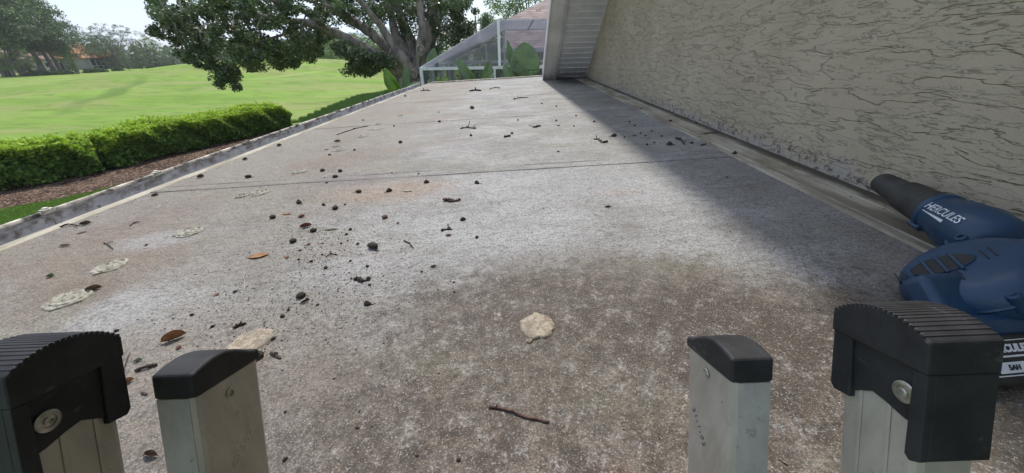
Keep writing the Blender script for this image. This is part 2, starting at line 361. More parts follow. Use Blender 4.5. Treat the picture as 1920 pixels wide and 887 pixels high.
def sheet(name, pts, mat, lift=.012, sub=1.0, zfun=None):
    """flat-lying patch of ground cover that follows the terrain"""
    P = [Vector((a[0], a[1])) for a in pts]; xs = [q.x for q in P]; ys = [q.y for q in P]
    import bmesh
    bm = bmesh.new(); vs = [bm.verts.new((q.x, q.y, 0)) for q in P]; bm.faces.new(vs)
    bmesh.ops.triangulate(bm, faces=bm.faces[:])
    for _ in range(3): bmesh.ops.subdivide_edges(bm, edges=[e for e in bm.edges if e.calc_length() > sub], cuts=1, use_grid_fill=False); bmesh.ops.triangulate(bm, faces=bm.faces[:])
    for v in bm.verts: v.co.z = float(gz(v.co.x, v.co.y))+lift
    me = bpy.data.meshes.new(name); bm.to_mesh(me); bm.free(); me.materials.append(mat)
    o = bpy.data.objects.new(name, me); COL.objects.link(o); return o
def gp(x, y): return on_ground(x, y)
m = Mat('bark_mulch', .95, 0, .1); p = m.pos()
ch = m.vor(m.scaled(p, (1, 1, .2)), 26, o='Color'); chip = m.sep(ch)[0]
c = m.mix(m.ramp(m.noise(p, 1.3, 4), .35, .65), (.060, .040, .030), (.12, .085, .062))
c = m.mix(m.ramp(chip, .72, .8, 0, .8), c, (.30, .20, .15)); c = m.mix(m.ramp(chip, .30, .15, 0, .7), c, (.03, .022, .017))
m.color(c); m.bump(m.vor(p, 30), .8, .03)
MULCH = [gp(0, 393), gp(120, 372), gp(237, 345), gp(262, 347), (-9.2, 11.5), (-8.9, 14), (-9.0, 17.6), gp(553, 238), (-11.2, 17.0), (-12.6, 12.3), (-13.9, 8.5), (-15.2, 4.6), (-13.2, 4.6)]
mul = struct(sheet('mulch_bed', MULCH, m.m, .014))
m = Mat('lawn_grass', .9, 0, .15); p = m.pos()
c = m.mix(m.ramp(m.noise(p, 1.1, 6, .65), .35, .65), (.080, .155, .026), (.13, .23, .045))
c = m.mix(m.ramp(m.noise(p, 28, 4, .7), .5, .7, 0, .5), c, (.035, .06, .012))
m.color(c); m.bump(m.noise(p, 22, 5, .7), .8, .05); LAWN = m.m
NEARL = [gp(0, 395), gp(120, 374), gp(237, 347), (-9.9, 9.9), (-9.4, 6), (-9.6, 4.2), (-13.0, 4.3)]
FARL = [gp(549, 230), gp(620, 199), gp(690, 180), gp(748, 166), (-6, 34), (-6.5, 16.8)]
struct(sheet('lawn', NEARL, LAWN, .010)); struct(sheet('lawn_border', FARL, LAWN, .010))

# blades of the two rougher lawn strips
def in_poly(px, py, poly):
    P = [(a[0], a[1]) for a in poly]; c = np.zeros(len(px), bool); j = len(P)-1
    for i in range(len(P)):
        xi, yi = P[i]; xj, yj = P[j]
        c ^= ((yi > py) != (yj > py)) & (px < (xj-xi)*(py-yi)/((yj-yi) or 1e-9)+xi); j = i
    return c
def blades(name, poly, n, hgt, mat, label):
    xs = [a[0] for a in poly]; ys = [a[1] for a in poly]
    px = rng.uniform(min(xs), max(xs), n); py = rng.uniform(min(ys), max(ys), n)
    wob = .12*np.sin(px*9+py*7)
    k = in_poly(px+wob, py+wob, poly); px = px[k]; py = py[k]; n = len(px)
    a = rng.uniform(0, 6.28, n); h = hgt*rng.uniform(.5, 1.2, n); wd = .006+.004*rng.random(n); z = gz(px, py)
    b = np.stack([px, py, z], 1); s = np.stack([np.cos(a)*wd, np.sin(a)*wd, 0*a], 1); t = np.stack([rng.normal(0, .35, n)*h, rng.normal(0, .35, n)*h, h], 1)
    V = np.stack([b-s, b+s, b+t], 1).reshape(-1, 3)
    o = numpy_mesh(name, V, np.arange(3*n).reshape(n, 3), mat); tag(o, label, 'grass', kind='stuff'); return o
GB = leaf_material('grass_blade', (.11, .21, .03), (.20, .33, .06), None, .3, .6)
GBD = leaf_material('dark_grass_blade', (.055, .115, .022), (.105, .19, .038), None, .3, .6)  # darker green of the longer border grass
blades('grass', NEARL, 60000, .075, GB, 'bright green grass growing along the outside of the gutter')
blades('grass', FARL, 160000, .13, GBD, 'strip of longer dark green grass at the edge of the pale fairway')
# loose chips on the mulch
n = 9000; px = rng.uniform(-15.3, -8.8, n); py = rng.uniform(4.6, 17.6, n); k = in_poly(px, py, MULCH); px = px[k]; py = py[k]
V, F = leaves(np.stack([px, py, gz(px, py)+.03], 1), .06, .35, .75); cm = Mat('mulch_chip', .9, 0, .1); cm.color(cm.mix(cm.isl(), (.05, .032, .024), (.30, .19, .14)))
tag(numpy_mesh('mulch_chips', V, F, cm.m), 'loose brown bark chips and dry leaves lying between hedge and gutter', 'mulch', kind='stuff')

# ================================================================== patio roof (the flat roof we look along)
RX0, RX1, RY0, RY1 = -1.445, .972, .135, 6.31
def rf(x, y, z=0.0): return Vector((x, y, z+SL*x))        # roof frame -> world
pr = thing('patio_roof', 'long low flat patio roof with grey-white coating and rusty brown stains', 'roof', (0, 3.2, -.05))
gridn = 30
mb = MB()
mb.prism([(RX0, RY0), (RX1+.02, RY0), (RX1+.02, RY1), (RX0, RY1)], -.075, 0, lambda a, b, h: rf(a, b, h))
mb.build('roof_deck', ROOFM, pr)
# panel joints: a low lap with a dark open crack on its near side
CRK = plain('joint_crack', (.035, .032, .028), .9)
for y0, dark in ((1.332, 1), (2.575, .5), (3.79, .6), (5.02, .4)):
    mb = MB(); N = 120; vs = []
    for i in range(N+1):
        x = RX0+.01+(.835-RX0)*i/N; yy = y0+.033*x+.0018*math.sin(x*7+y0)
        t = .0022*(.75+.25*math.sin(x*11+y0*3))
        vs += [rf(x, yy, .0005), rf(x, yy+.002, t), rf(x, yy+.030, t*.9), rf(x, yy+.048, .0004)]
    mb.add(vs, [(i*4+j, (i+1)*4+j, (i+1)*4+j+1, i*4+j+1) for i in range(N) for j in range(3)])
    s = mb.build('panel_joint', ROOFM, pr, smooth=True)
    mb = MB(); vs = []
    for i in range(N+1):
        x = RX0+.02+(.83-RX0)*i/N; yy = y0+.033*x+.0018*math.sin(x*7+y0)
        wd = (.0022+.0016*math.sin(x*5.3+y0)+.0012*math.sin(x*17))*dark
        if y0 < 1.5 and x < -.35: wd *= .5
        wd = max(.0004, wd); vs += [rf(x, yy-wd, .0012), rf(x, yy+.0003, .0012)]
    mb.add(vs, [(i*2, i*2+2, i*2+3, i*2+1) for i in range(N)]); mb.build('crack', CRK, s)
    if y0 < 3.9 and y0 != 2.575:                               # a second, shallow line beside it
        mb = MB(); vs = []
        for i in range(N+1):
            x = RX0+.02+(.83-RX0)*i/N; yy = y0+.065+.036*x+.002*math.sin(x*5+y0)
            wd = max(.0003, .0013+.0012*math.sin(x*9.3)+.0008*math.sin(x*31)); vs += [rf(x, yy-wd, .0011), rf(x, yy+.0003, .0011)]
        mb.add(vs, [(i*2, i*2+2, i*2+3, i*2+1) for i in range(N)]); mb.build('crack', CRK, s)
# edge trims
TRIM = Mat('dirty_cream_trim', .6, 0, .3); p = TRIM.pos()
c = TRIM.mix(TRIM.ramp(TRIM.noise(TRIM.scaled(p, (1, .25, 1)), 14, 6, .65), .35, .62), (.24, .20, .14), (.44, .41, .33))
TRIM.color(TRIM.mix(TRIM.ramp(TRIM.noise(p, 60, 4, .7), .6, .72, 0, .7), c, (.12, .09, .06)))
TRIM.bump(TRIM.noise(p, 120, 4), .3, .002)
mb = MB(); mb.prism([(RX0-.014, -.09), (RX0+.018, -.0755), (RX0+.022, .0006), (RX0+.015, .0045), (RX0-.014, .0045)], RY0, RY1+.012, lambda a, b, h: rf(a, h, b)); mb.build('edge_trim', TRIM.m, pr, bevel=.0015)
mb = MB(); mb.prism([(RY1-.012, -.0006), (RY1-.006, .018), (RY1+.035, .02), (RY1+.035, -.12), (RY1+.0005, -.12), (RY1+.0005, -.001)], RX0+.03, RX1-.01, lambda a, b, h: rf(h, a, b)); mb.build('edge_trim', TRIM.m, pr, bevel=.002)
mb = MB(); mb.prism([(RY0-.004, -.11), (RY0-.0005, -.11), (RY0-.0005, .0008), (RY0-.004, .0008)], RX0, RX1, lambda a, b, h: rf(h, a, b)); mb.build('edge_trim', TRIM.m, pr)
# gutter
GUT = Mat('stained_gutter_paint', .5, 0, .4); p = GUT.pos(); q = GUT.scaled(p, (1, 1, .9))
c = GUT.mix(GUT.ramp(GUT.noise(q, 9, 6, .6), .35, .65), (.42, .42, .44), (.58, .58, .60))
b1 = GUT.math('ADD', GUT.vor(q, 9.5), GUT.math('MULTIPLY', GUT.noise(q, 40, 4), .12)); blot = GUT.ramp(b1, .33, .27)
blot = GUT.math('MULTIPLY', blot, GUT.ramp(GUT.noise(q, 2.3, 3), .46, .54))
c = GUT.mix(GUT.math('MULTIPLY', blot, .8), c, (.135, .115, .09))
c = GUT.mix(GUT.math('MULTIPLY', GUT.ramp(GUT.noise(q, 34, 6, .75), .56, .64), .75), c, (.12, .10, .085))
tops = GUT.ramp(GUT.math('SUBTRACT', GUT.sep(p)[2], GUT.math('MULTIPLY', GUT.sep(p)[0], SL)), -.045, -.012)
c = GUT.mix(GUT.math('MULTIPLY', GUT.math('MULTIPLY', tops, GUT.ramp(GUT.noise(GUT.scaled(p, (1, .6, 1)), 24, 5, .7), .40, .6)), .8), c, (.13, .10, .075))
GUT.color(c); GUT.bump(GUT.noise(p, 90, 4), .25, .002)
GX = -1.605
gprof = [(RX0-.0165, -.003), (RX0-.0165, -.125), (RX0-.10, -.13), (GX, -.06), (GX, .004), (GX-.004, .010), (GX-.012, .010), (GX-.015, .004), (GX-.012, -.001), (GX-.004, -.003), (GX-.004, -.062), (RX0-.10, -.134), (RX0-.0135, -.129), (RX0-.0145, -.003)]
gut = thing('gutter', 'grey stained roof gutter running along the left edge beside the lawn', 'gutter', (GX, 3.2, -.1))
mb = MB(); n = len(gprof); NS = 80; vs = []
for i in range(NS+1):
    yy = RY0+(RY1+.06-RY0)*i/NS; wv = .0016*math.sin(yy*3.1)+.001*math.sin(yy*8.3)
    vs += [rf(a+(wv if a < GX+.01 else 0), yy, b+(wv*.7 if a < GX+.01 else 0)) for a, b in gprof]
mb.add(vs, [(i*n+j, i*n+(j+1) % n, (i+1)*n+(j+1) % n, (i+1)*n+j) for i in range(NS) for j in range(n)]); mb.add([v for v in vs[:n]], [tuple(range(n))]); mb.add(vs[-n:], [tuple(range(n))[::-1]])
mb.build('channel', GUT.m, gut)
LIPM = plain('weathered_lip_paint', (.44, .41, .35), .65, var=.62, scale=22)
mb = MB(); mb.tube([rf(GX-.006+.0016*math.sin(y*3.1), y, .0105+.0012*math.sin(y*3.1)) for y in np.linspace(RY0, RY1+.06, 80)], .0080, 8); mb.build('rolled_lip', LIPM, gut, smooth=True)
for y in (1.10, 1.52, 2.12, 2.66, 3.3, 3.9, 4.5, 5.2, 5.9):
    mb = MB(); mb.box(rf(GX-.016, y-.016, .010), rf(GX+.004, y+.016, .021)); mb.box(rf(GX-.013, y-.007, .019), rf(GX+.002, y+.006, .026)); mb.build('hanger_clip', LIPM, gut, bevel=.002)
# flashing along the wall
FLM = Mat('dirty_flashing', .55, 0, .4); p = FLM.pos(); q = FLM.scaled(p, (1, .16, 1))
c = FLM.mix(FLM.ramp(FLM.noise(q, 16, 6, .6), .38, .62), (.20, .17, .125), (.42, .38, .30))
c = FLM.mix(FLM.ramp(FLM.noise(p, 3.5, 6, .7), .45, .65, 0, .75), c, (.17, .135, .085))
xw = FLM.math('ADD', FLM.sep(p)[0], FLM.math('MULTIPLY', FLM.noise(p, 9, 6, .7), .07))
c = FLM.mix(FLM.ramp(xw, .955, .99, 0, .9), c, (.045, .037, .03)); FLM.color(c); FLM.bump(FLM.noise(p, 110, 5, .7), .4, .003)
fl = []
for a, b in ((.8135, .0007), (.8150, .0075), (.8200, .0082), (.8225, .0040), (.842, .0036), (.8435, .0065), (.8475, .0066), (.8495, .0036), (.915, .0040), (.9165, .0055), (.9205, .0056), (.922, .0042), (.9735, .0062)): fl.append((a, b))
mb = MB(); n = len(fl); vs = [];
for i in range(61):
    yy = RY0+.002+(5.62-RY0)*i/60; wv = .0016*math.sin(yy*2.3)
    vs += [rf(a+(wv if a < .96 else 0), yy, b) for a, b in fl]
mb.add(vs, [(i*n+j, i*n+j+1, (i+1)*n+j+1, (i+1)*n+j) for i in range(60) for j in range(n-1)]); mb.build('wall_flashing', FLM.m, pr)

# supports of the patio roof: beam, posts and the screened walls under it stay out of sight but hold it up
WP = plain('white_aluminium', (.72, .73, .74), .45, var=.06)
mb = MB(); mb.prism([(RX0+.02, RY0+.05), (RX0+.09, RY0+.05), (RX0+.09, RY1), (RX0+.02, RY1)], -.22, -.0765, lambda a, b, h: rf(a, b, h)); mb.build('edge_beam', WP, pr)
for y in (.3, 2.3, 4.3, 6.2):
    mb = MB(); mb.box((RX0+.02, y-.04, G), (RX0+.09, y+.04, SL*(RX0+.09)-.221)); mb.build('post', WP, pr)

# sealant patches (old fastener covers) that are part of the roof
SEAL = Mat('chalky_sealant', .8, 0, .2); p = SEAL.pos()
c = SEAL.mix(SEAL.ramp(SEAL.noise(p, 120, 6, .7), .38, .6), (.22, .21, .17), (.41, .40, .34)); c = SEAL.mix(SEAL.ramp(SEAL.noise(p, 34, 6, .75), .50, .60, 0, .75), c, (.20, .18, .15)); SEAL.color(c); SEAL.bump(SEAL.noise(p, 200, 5), .4, .002)
SEALT = Mat('tan_sealant', .8, 0, .2); p = SEALT.pos()
c = SEALT.mix(SEALT.ramp(SEALT.noise(p, 95, 6, .7), .38, .62), (.22, .175, .13), (.40, .345, .275)); c = SEALT.mix(SEALT.ramp(SEALT.noise(p, 34, 6, .75), .50, .60, 0, .75), c, (.20, .18, .15)); SEALT.color(c); SEALT.bump(SEALT.noise(p, 160, 5), .6, .003)
def seal(px, py, wpx, mat, label=None, ringed=True, thick=.0036, seed=0):
    c = on_roof(px, py); r = wpx*depth_of(c)/FPX/2; R = random.Random(seed+px)
    ph = [R.uniform(0, 6.28) for _ in range(4)]; k = 40; mb = MB()
    def rr(a): return 1+.06*math.sin(2*a+ph[0])+.06*math.sin(3*a+ph[1])+.045*math.sin(7*a+ph[2])+.035*math.sin(11*a+ph[3])+.03*math.sin(17*a+ph[1])
    prof = [(1.0, 0), (.97, .8), (.86, 1.0), (.80, .15), (.70, .12), (.66, .9), (.52, .95), (.46, .12), (.3, .15), (.24, 1.0), (.10, 1.05)] if ringed else [(1.0, 0), (.95, .9), (.8, 1.2), (.55, 1.0), (.3, .85), (.1, .9)]
    vs = [rf(c.x+math.cos(2*math.pi*j/k)*r*q*(rr(2*math.pi*j/k) if q > .3 else 1), c.y+math.sin(2*math.pi*j/k)*r*q*(rr(2*math.pi*j/k+q)), max(.0003, h*thick*(1+.15*math.sin(j*1.7+q*9)+.12*math.sin(j*.9-q*14)))) for q, h in prof for j in range(k)]
    n = len(prof); mb.add(vs, [(i*k+j, i*k+(j+1) % k, (i+1)*k+(j+1) % k, (i+1)*k+j) for i in range(n-1) for j in range(k)]+[tuple((n-1)*k+j for j in range(k))])
    o = mb.build('sealant_patch', mat, pr, smooth=True, angle=60)
    if label: o['label'] = label
seal(130, 560, 70, SEAL.m); seal(207, 500, 52, SEAL.m); seal(354, 436, 46, SEAL.m); seal(486, 362, 34, SEAL.m); seal(453, 368, 24, SEAL.m, seed=3); seal(561, 322, 27, SEAL.m)
seal(634, 282, 22, SEAL.m); seal(630, 275, 13, SEAL.m); seal(680, 256, 20, SEAL.m); seal(703, 242, 26, SEAL.m); seal(709, 233, 13, SEAL.m); seal(751, 217, 12, SEAL.m)
seal(470, 640, 72, SEALT.m, 'flaky cream patch with dark crumbs on it', False, .0025); seal(1008, 613, 66, SEALT.m, 'raised tan foam plug in the brown stain', False, .0042)
seal(992, 640, 12, SEALT.m, None, False, .003)

# ================================================================== main house: stucco wall, rake overhang, roof
HX = .972; SK, SY = .8, 5.55                       # soffit plane z = .04 + SK*(SY - y)
def sz(y): return .04+SK*(SY-y)
hs = thing('stucco_house', 'cream stucco house wall with sloping white soffit rising on the right', 'house', (4, 1, G))
RID = -2.4                                         # ridge y
mb = MB()                                          # gable wall: polygon in (y,z) extruded in x
mb.prism([(-10.0, G), (6.2, G), (6.2, -.03), (5.568, .018), (5.568, sz(5.568)+.004), (RID, sz(RID)+.004), (-10.0, sz(RID)-SK*7.4)], HX, HX+.22, lambda a, b, h: Vector((h, a, b)))
mb.build('wall', STUC, hs)
SOF = Mat('white_vented_soffit', .5, 0, .4); p = SOF.pos()
c = SOF.mix(SOF.ramp(SOF.noise(p, 2.5, 6, .65), .35, .7), (.56, .55, .555), (.72, .71, .72))
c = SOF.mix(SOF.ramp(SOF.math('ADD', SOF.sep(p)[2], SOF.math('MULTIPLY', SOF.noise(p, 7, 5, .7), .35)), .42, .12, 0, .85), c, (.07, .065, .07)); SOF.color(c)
def sp(x, s, n=0.0):                               # soffit frame: x, distance s up the slope from the foot, n below the plane
    a = math.atan(SK); return Vector((x, SY-s*math.cos(a)-n*math.sin(a), .04+s*math.sin(a)-n*math.cos(a)))
SLEN = (SY-RID)/math.cos(math.atan(SK))
mb = MB(); s = -.05
while s < SLEN-.1:                                 # lapped boards running across the slope, each with a raised bead
    w_ = .094
    prof = [(s, .000), (s+w_-.020, .000), (s+w_-.017, -.012), (s+w_-.014, -.012), (s+w_-.012, .008), (s+w_-.002, .008), (s+w_, .000)]
    vs = [sp(x, a, b) for x in (.548, .955) for a, b in prof]; k = len(prof)
    mb.add(vs, [(i, i+1, k+i+1, k+i) for i in range(k-1)]); s += w_
mb.build('soffit', SOF.m, hs)
TRM = Mat('white_fascia', .45, 0, .4); p = TRM.pos()
c = TRM.mix(TRM.ramp(TRM.noise(p, 3, 6, .65), .35, .7), (.54, .52, .51), (.68, .66, .655))
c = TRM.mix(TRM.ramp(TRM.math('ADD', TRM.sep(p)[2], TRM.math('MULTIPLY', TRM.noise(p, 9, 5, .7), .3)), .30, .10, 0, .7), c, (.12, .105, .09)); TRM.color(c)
for x0, x1, n0, n1, nm in ((.358, .372, -.19, .012, 'fascia'), (.3725, .508, -.02, .004, 'soffit_band'), (.5085, .520, -.01, .012, 'soffit_band'), (.5225, .534, -.01, .008, 'soffit_band'), (.536, .5475, -.01, .016, 'soffit_band'), (.9555, .9715, -.012, .012, 'soffit_band')):
    mb = MB(); vs = [sp(x, a, b) for x in (x0, x1) for a, b in ((-.05, n0), (SLEN, n0), (SLEN, n1), (-.05, n1))]
    mb.add(vs, [(0, 1, 2, 3), (7, 6, 5, 4), (0, 4, 5, 1), (1, 5, 6, 2), (2, 6, 7, 3), (3, 7, 4, 0)]); mb.build(nm, TRM.m, hs)
SHG = Mat('weathered_shingles', .9, 0, .2); p = SHG.pos()
br = SHG.n('TexBrick'); SHG.t.links.new(SHG.scaled(p, (1, 1, 1.9)), br.inputs['Vector'])
mb = MB()                                          # roof slab over the rake
for (ya, yb) in ((SY, RID), (RID, -10.4)):
    za = sz(ya) if ya > RID else sz(RID); zb = sz(RID) if yb == RID else sz(RID)-SK*8
    mb.add([Vector((x, y, z)) for x in (.374, 9) for y, z in ((ya, za+.03), (yb, zb+.03), (yb, zb+.24), (ya, za+.24))], [(3, 2, 1, 0), (4, 5, 6, 7), (0, 1, 5, 4), (1, 2, 6, 5), (2, 3, 7, 6), (3, 0, 4, 7)])
def shingle(name, a, b, c_):
    m = Mat(name, .92, 0, .15); p = m.pos(); o = m.sep(p)
    # rows follow height on a sloping roof; tabs along x+y
    row = m.math('MULTIPLY', o[2], 11.0); fr = m.math('FRACT', row); rid = m.math('FLOOR', row)
    al = m.math('ADD', m.math('MULTIPLY', o[0], 4.2), m.math('ADD', m.math('MULTIPLY', o[1], .35), m.math('MULTIPLY', rid, .37)))
    cmb = m.n('CombineXYZ'); m.t.links.new(m.math('FLOOR', al), cmb.inputs[0]); m.t.links.new(rid, cmb.inputs[1])
    wn = m.n('TexWhiteNoise'); m.t.links.new(cmb.outputs[0], wn.inputs['Vector'])
    c = m.mix(wn.outputs['Value'], a, b); c = m.mix(m.ramp(m.noise(p, 1.2, 5), .45, .7, 0, .6), c, c_)
    c = m.mix(m.ramp(fr, .16, .05, 0, .75), c, tuple(q*.3 for q in a)); m.color(c); m.bump(m.math('SUBTRACT', 1.0, fr), .6, .02); return m.m
SH1 = shingle('brown_shingles', (.20, .145, .125), (.36, .28, .25), (.30, .25, .22))
mb.build('roof', SH1, hs)
mb = MB(); mb.box((HX+.22, -10, G), (9, 6.2, -.2)); mb.build('wall', STUC, hs)
# a crumpled scrap in the dark corner under the soffit
c0 = on_roof(1092, 141)
V = []; R = random.Random(3)
mb = MB(); mb.lathe([(.001, .0), (.028, .004), (.038, .022), (.030, .045), (.012, .058), (.001, .06)], c0, (0, 0, 1), 14, closed=False)
mb.v = [tuple(Vector(v)+Vector((R.uniform(-.012, .012), R.uniform(-.012, .012), R.uniform(0, .008)))) for v in mb.v]
tag(mb.build('paper_scrap', plain('scrap_paper', (.6, .6, .62), .8, var=.2)), 'crumpled whitish scrap in the dark corner under the soffit', 'litter')

# ================================================================== ladder
def unit(v): v = np.array(v, float); return v/np.linalg.norm(v)
LA, LD, LN = unit([1, .037, 0]), unit([.037, -1, .11]), unit([-.004, .11, 1])
def L(u, w_, h):                                    # u across, w_ away from the climber, h up the rail
    c = np.array([0, -.057, .172])+u*LA+w_*LN-h*LD
    q = EYEP+CR*c[0]+CU*c[1]+FW*c[2]; return Vector(q)
def alu(name, a, b, streak=True):
    m = Mat(name, .42, .25, .5); p = m.obj()
    q = m.scaled(p, (1, 1, 1)); n1 = m.noise(q, 22, 6, .6); n2 = m.noise(m.scaled(p, (1, 1, .12)), 90, 5, .7)
    c = m.mix(m.ramp(n1, .3, .7), a, b); c = m.mix(m.ramp(n2, .35, .7, 0, .25), c, tuple(min(1, q_*1.5) for q_ in b))
    c = m.mix(m.ramp(m.noise(p, 260, 3, .7), .66, .74, 0, .7), c, (.06, .06, .055))
    c = m.mix(m.ramp(m.noise(p, 55, 6, .75), .60, .70, 0, .5), c, (.16, .145, .125)); m.color(c)
    m.rough(m.ramp(n1, .3, .7, .34, .55)); m.bump(m.noise(m.scaled(p, (1, 1, .2)), 300, 3), .12, .001); return m.m
ALF = alu('brushed_aluminium', (.35, .335, .325), (.48, .465, .455)); ALW = alu('dull_aluminium_web', (.34, .305, .265), (.43, .39, .345))
RUB = Mat('black_rubber', .62, 0, .35); p = RUB.obj()
c = RUB.mix(RUB.ramp(RUB.noise(p, 45, 6, .65), .3, .7), (.012, .012, .014), (.026, .026, .03)); c = RUB.mix(RUB.ramp(RUB.noise(RUB.scaled(p, (1, .3, 1)), 70, 6, .75), .60, .72, 0, .5), c, (.16, .16, .165))
RUB.color(c); RUB.bump(RUB.noise(p, 700, 4, .6), .25, .0008); RUB = RUB.m
STL = plain('zinc_steel', (.42, .40, .35), .38, .8, var=.2, scale=200)
DKH = plain('dark_hole', (.02, .02, .02), .7)
lad = thing('extension_ladder', 'aluminium extension ladder with four black-capped rail tops in the foreground', 'ladder', tuple(L(-.02, .06, -3.2)))
LBOT = -3.14
def flip(pts, s): return pts if s > 0 else pts[::-1]
def rail(u0, s, w0, w1, top, fl, label=None):
    """C-channel: web at u0, flanges pointing outward (s)"""
    t = .0022*s; f = fl*s; rad = .004
    prof = [(u0, w0+rad), (u0+rad*.3*s, w0+rad*.3), (u0+rad*s, w0), (u0+f, w0), (u0+f, w0+.0025), (u0+t+rad*s, w0+.0025), (u0+t, w0+rad+.001),
            (u0+t, w1-rad-.001), (u0+t+rad*s, w1-.0025), (u0+f, w1-.0025), (u0+f, w1), (u0+rad*s, w1), (u0+rad*.3*s, w1-rad*.3), (u0, w1-rad)]
    mb = MB(); mb.prism(prof, LBOT, top, lambda a, b, h: L(a, b, h)); return mb
def profile_block(mb, prof, ua, ub):               # prof in (w,h), pushed across u
    mb.prism(prof, min(ua, ub), max(ua, ub), lambda a, b, h: L(h, a, b))
# -- fly section (nearest the climber), heavy saddle caps with ribbed tops
def fly_side(u0, s):
    W = .78
    def profile_block(mb, prof, ua, ub): mb.prism(prof, min(ua, ub), max(ua, ub), lambda a, b, h: L(h, a*W, b))
    K = .055/.058; bl_ = -.0575 if s < 0 else -.061
    r_ = rail(u0, s, 0.0, .0425, -.012, .027).build('side_rail', ALW, lad)
    mb = MB()
    for wr in (.0135, .0290): mb.box((u0-.0007*s, wr, LBOT+.01), (u0-.0001*s, wr+.0022, -.02), lambda q: L(q.x, q.y, q.z))
    mb.build('web_ridges', ALW, r_, bevel=.0003)
    mb = MB(); ui = u0-.0045*s; uo = u0+.0315*s
    N = 26; arch = []
    for i in range(N+1):
        w_ = -.0055+.0655*i/N; tt = (w_-.0272)/.0328; h = .0095*(1-abs(tt)**2.2)+.0
        arch.append((w_, h))
    # crown with a lip: arch above, straight edge below
    crown = [(-.0055, -.0165)]+arch+[(.060, -.0125)]
    profile_block(mb, crown, ui, uo)
    cap = mb.build('end_cap', RUB, lad, bevel=.0012, seg=2)
    mb = MB()
    # recessed side panel with the wavy lower contour
    low = [(.0, -.046), (.010, -.0445), (.020, -.0415), (.030, -.0395), (.040, -.0435), (.048, -.0475), (.055, -.048)]
    profile_block(mb, [(.055, -.0122), (.0, -.0162)]+low, u0-.0013*s, u0)
    profile_block(mb, [(-.0052, -.0163), (.0030, -.0163), (.0042, bl_), (.0010, bl_-.0025), (-.0052, bl_)], ui+.0006*s, u0+.0005*s) # near leg on the inner side
    profile_block(mb, [(.0445, -.0120), (.0595, -.0120), (.0600, -.046), (.057, -.0495), (.0435, -.049)], ui+.0012*s, u0+.0005*s)       # far leg
    profile_block(mb, [(-.0052, -.0164), (-.0004, -.0164), (-.0004, -.0615), (-.0052, -.061)], u0, uo-.0008*s)  # face towards the climber
    profile_block(mb, [(.0556, -.0122), (.0596, -.0122), (.0596, -.048), (.0556, -.049)], u0, uo-.0008*s)       # face towards the roof
    profile_block(mb, [(-.0050, -.0164), (.0594, -.0122), (.0594, -.048), (-.0050, -.0570)], uo-.0035*s, uo-.0009*s)
    mb.build('cap_skirt', RUB, cap, bevel=.0011, seg=2)
    mb = MB()
    for i in range(19):                             # tread ribs across the crown
        w_ = -.0015+.0590*i/18; tt = (w_-.0272)/.0328; h = .0095*(1-abs(tt)**2.2)
        a, b = sorted((ui-.0002*s, uo-.001*s))
        mb.tube([L(a, w_*W, h-.0003), L(b, w_*W, h-.0003)], .0008, 6)
    mb.build('tread_ribs', RUB, cap, smooth=True)
    cc_ = L(u0-.0014*s, .0092 if s < 0 else .0068, -.0305); ax = Vector(L(1, 0, 0)-L(0, 0, 0))*(-s)
    mb = MB(); mb.lathe([(.0030, .0), (.0055, .0004), (.0056, .0011), (.0050, .0015), (.0034, .0015), (.0030, .0006)], cc_, ax, 32, closed=False); mb.lathe([(.0001, .0009), (.0031, .0009)], cc_, ax, 32, closed=False)
    ri = mb.build('rivet_washer', STL, r_, smooth=True)
    mb = MB(); mb.lathe([(.0019, .0009), (.0020, .0017), (.0013, .0021), (.0011, .0013), (.0001, .0013)], cc_, ax, 20, closed=False); mb.build('rivet_pin', STL, ri, smooth=True)
fly_side(-.243, -1); fly_side(.201, 1)
# -- base section (behind), slimmer plugs
def base_side(u0, s):
    w0, w1 = .058, .117; hb = -.0482 if s < 0 else -.0515
    mb = rail(u0, s, w0, w1, hb-.0002, .0255); r_ = mb.build('side_rail', ALW, lad)
    mb = MB()                                       # brighter flange skin facing the climber
    mb.prism([(u0+.0042*s, w0-.0004), (u0+.0253*s, w0-.0004), (u0+.0253*s, w0+.0001), (u0+.0042*s, w0+.0001)], LBOT+.01, hb-.0004, lambda a, b, h: L(a, b, h)); mb.build('flange_face', ALF, r_)
    N = 20; arch = []
    for i in range(N+1):
        w_ = w0-.001+(w1-w0+.002)*i/N; t = i/N
        arch.append((w_, hb+.0165+.0065*math.sin(math.pi*min(1, t*1.15))-.0085*t**1.6))
    mb = MB(); profile_block(mb, [(w0-.001, hb)]+arch+[(w1+.001, hb)], u0-.0012*s, u0+.0265*s)
    cap = mb.build('end_cap', RUB, lad, bevel=.002, seg=3)
    cc_ = L(u0-.0003*s, w0+(.027 if s < 0 else .030), -.060); ax = Vector(L(1, 0, 0)-L(0, 0, 0))*(-s)
    mb = MB(); mb.lathe([(.0034, .0), (.0036, .0006), (.0031, .0012), (.0023, .0009), (.0021, .0001), (.0001, .0000)], cc_, ax, 28, closed=False); mb.build('rivet', STL, r_, smooth=True)
    return r_
bl = base_side(-.210, -1); br_ = base_side(.1435, 1)
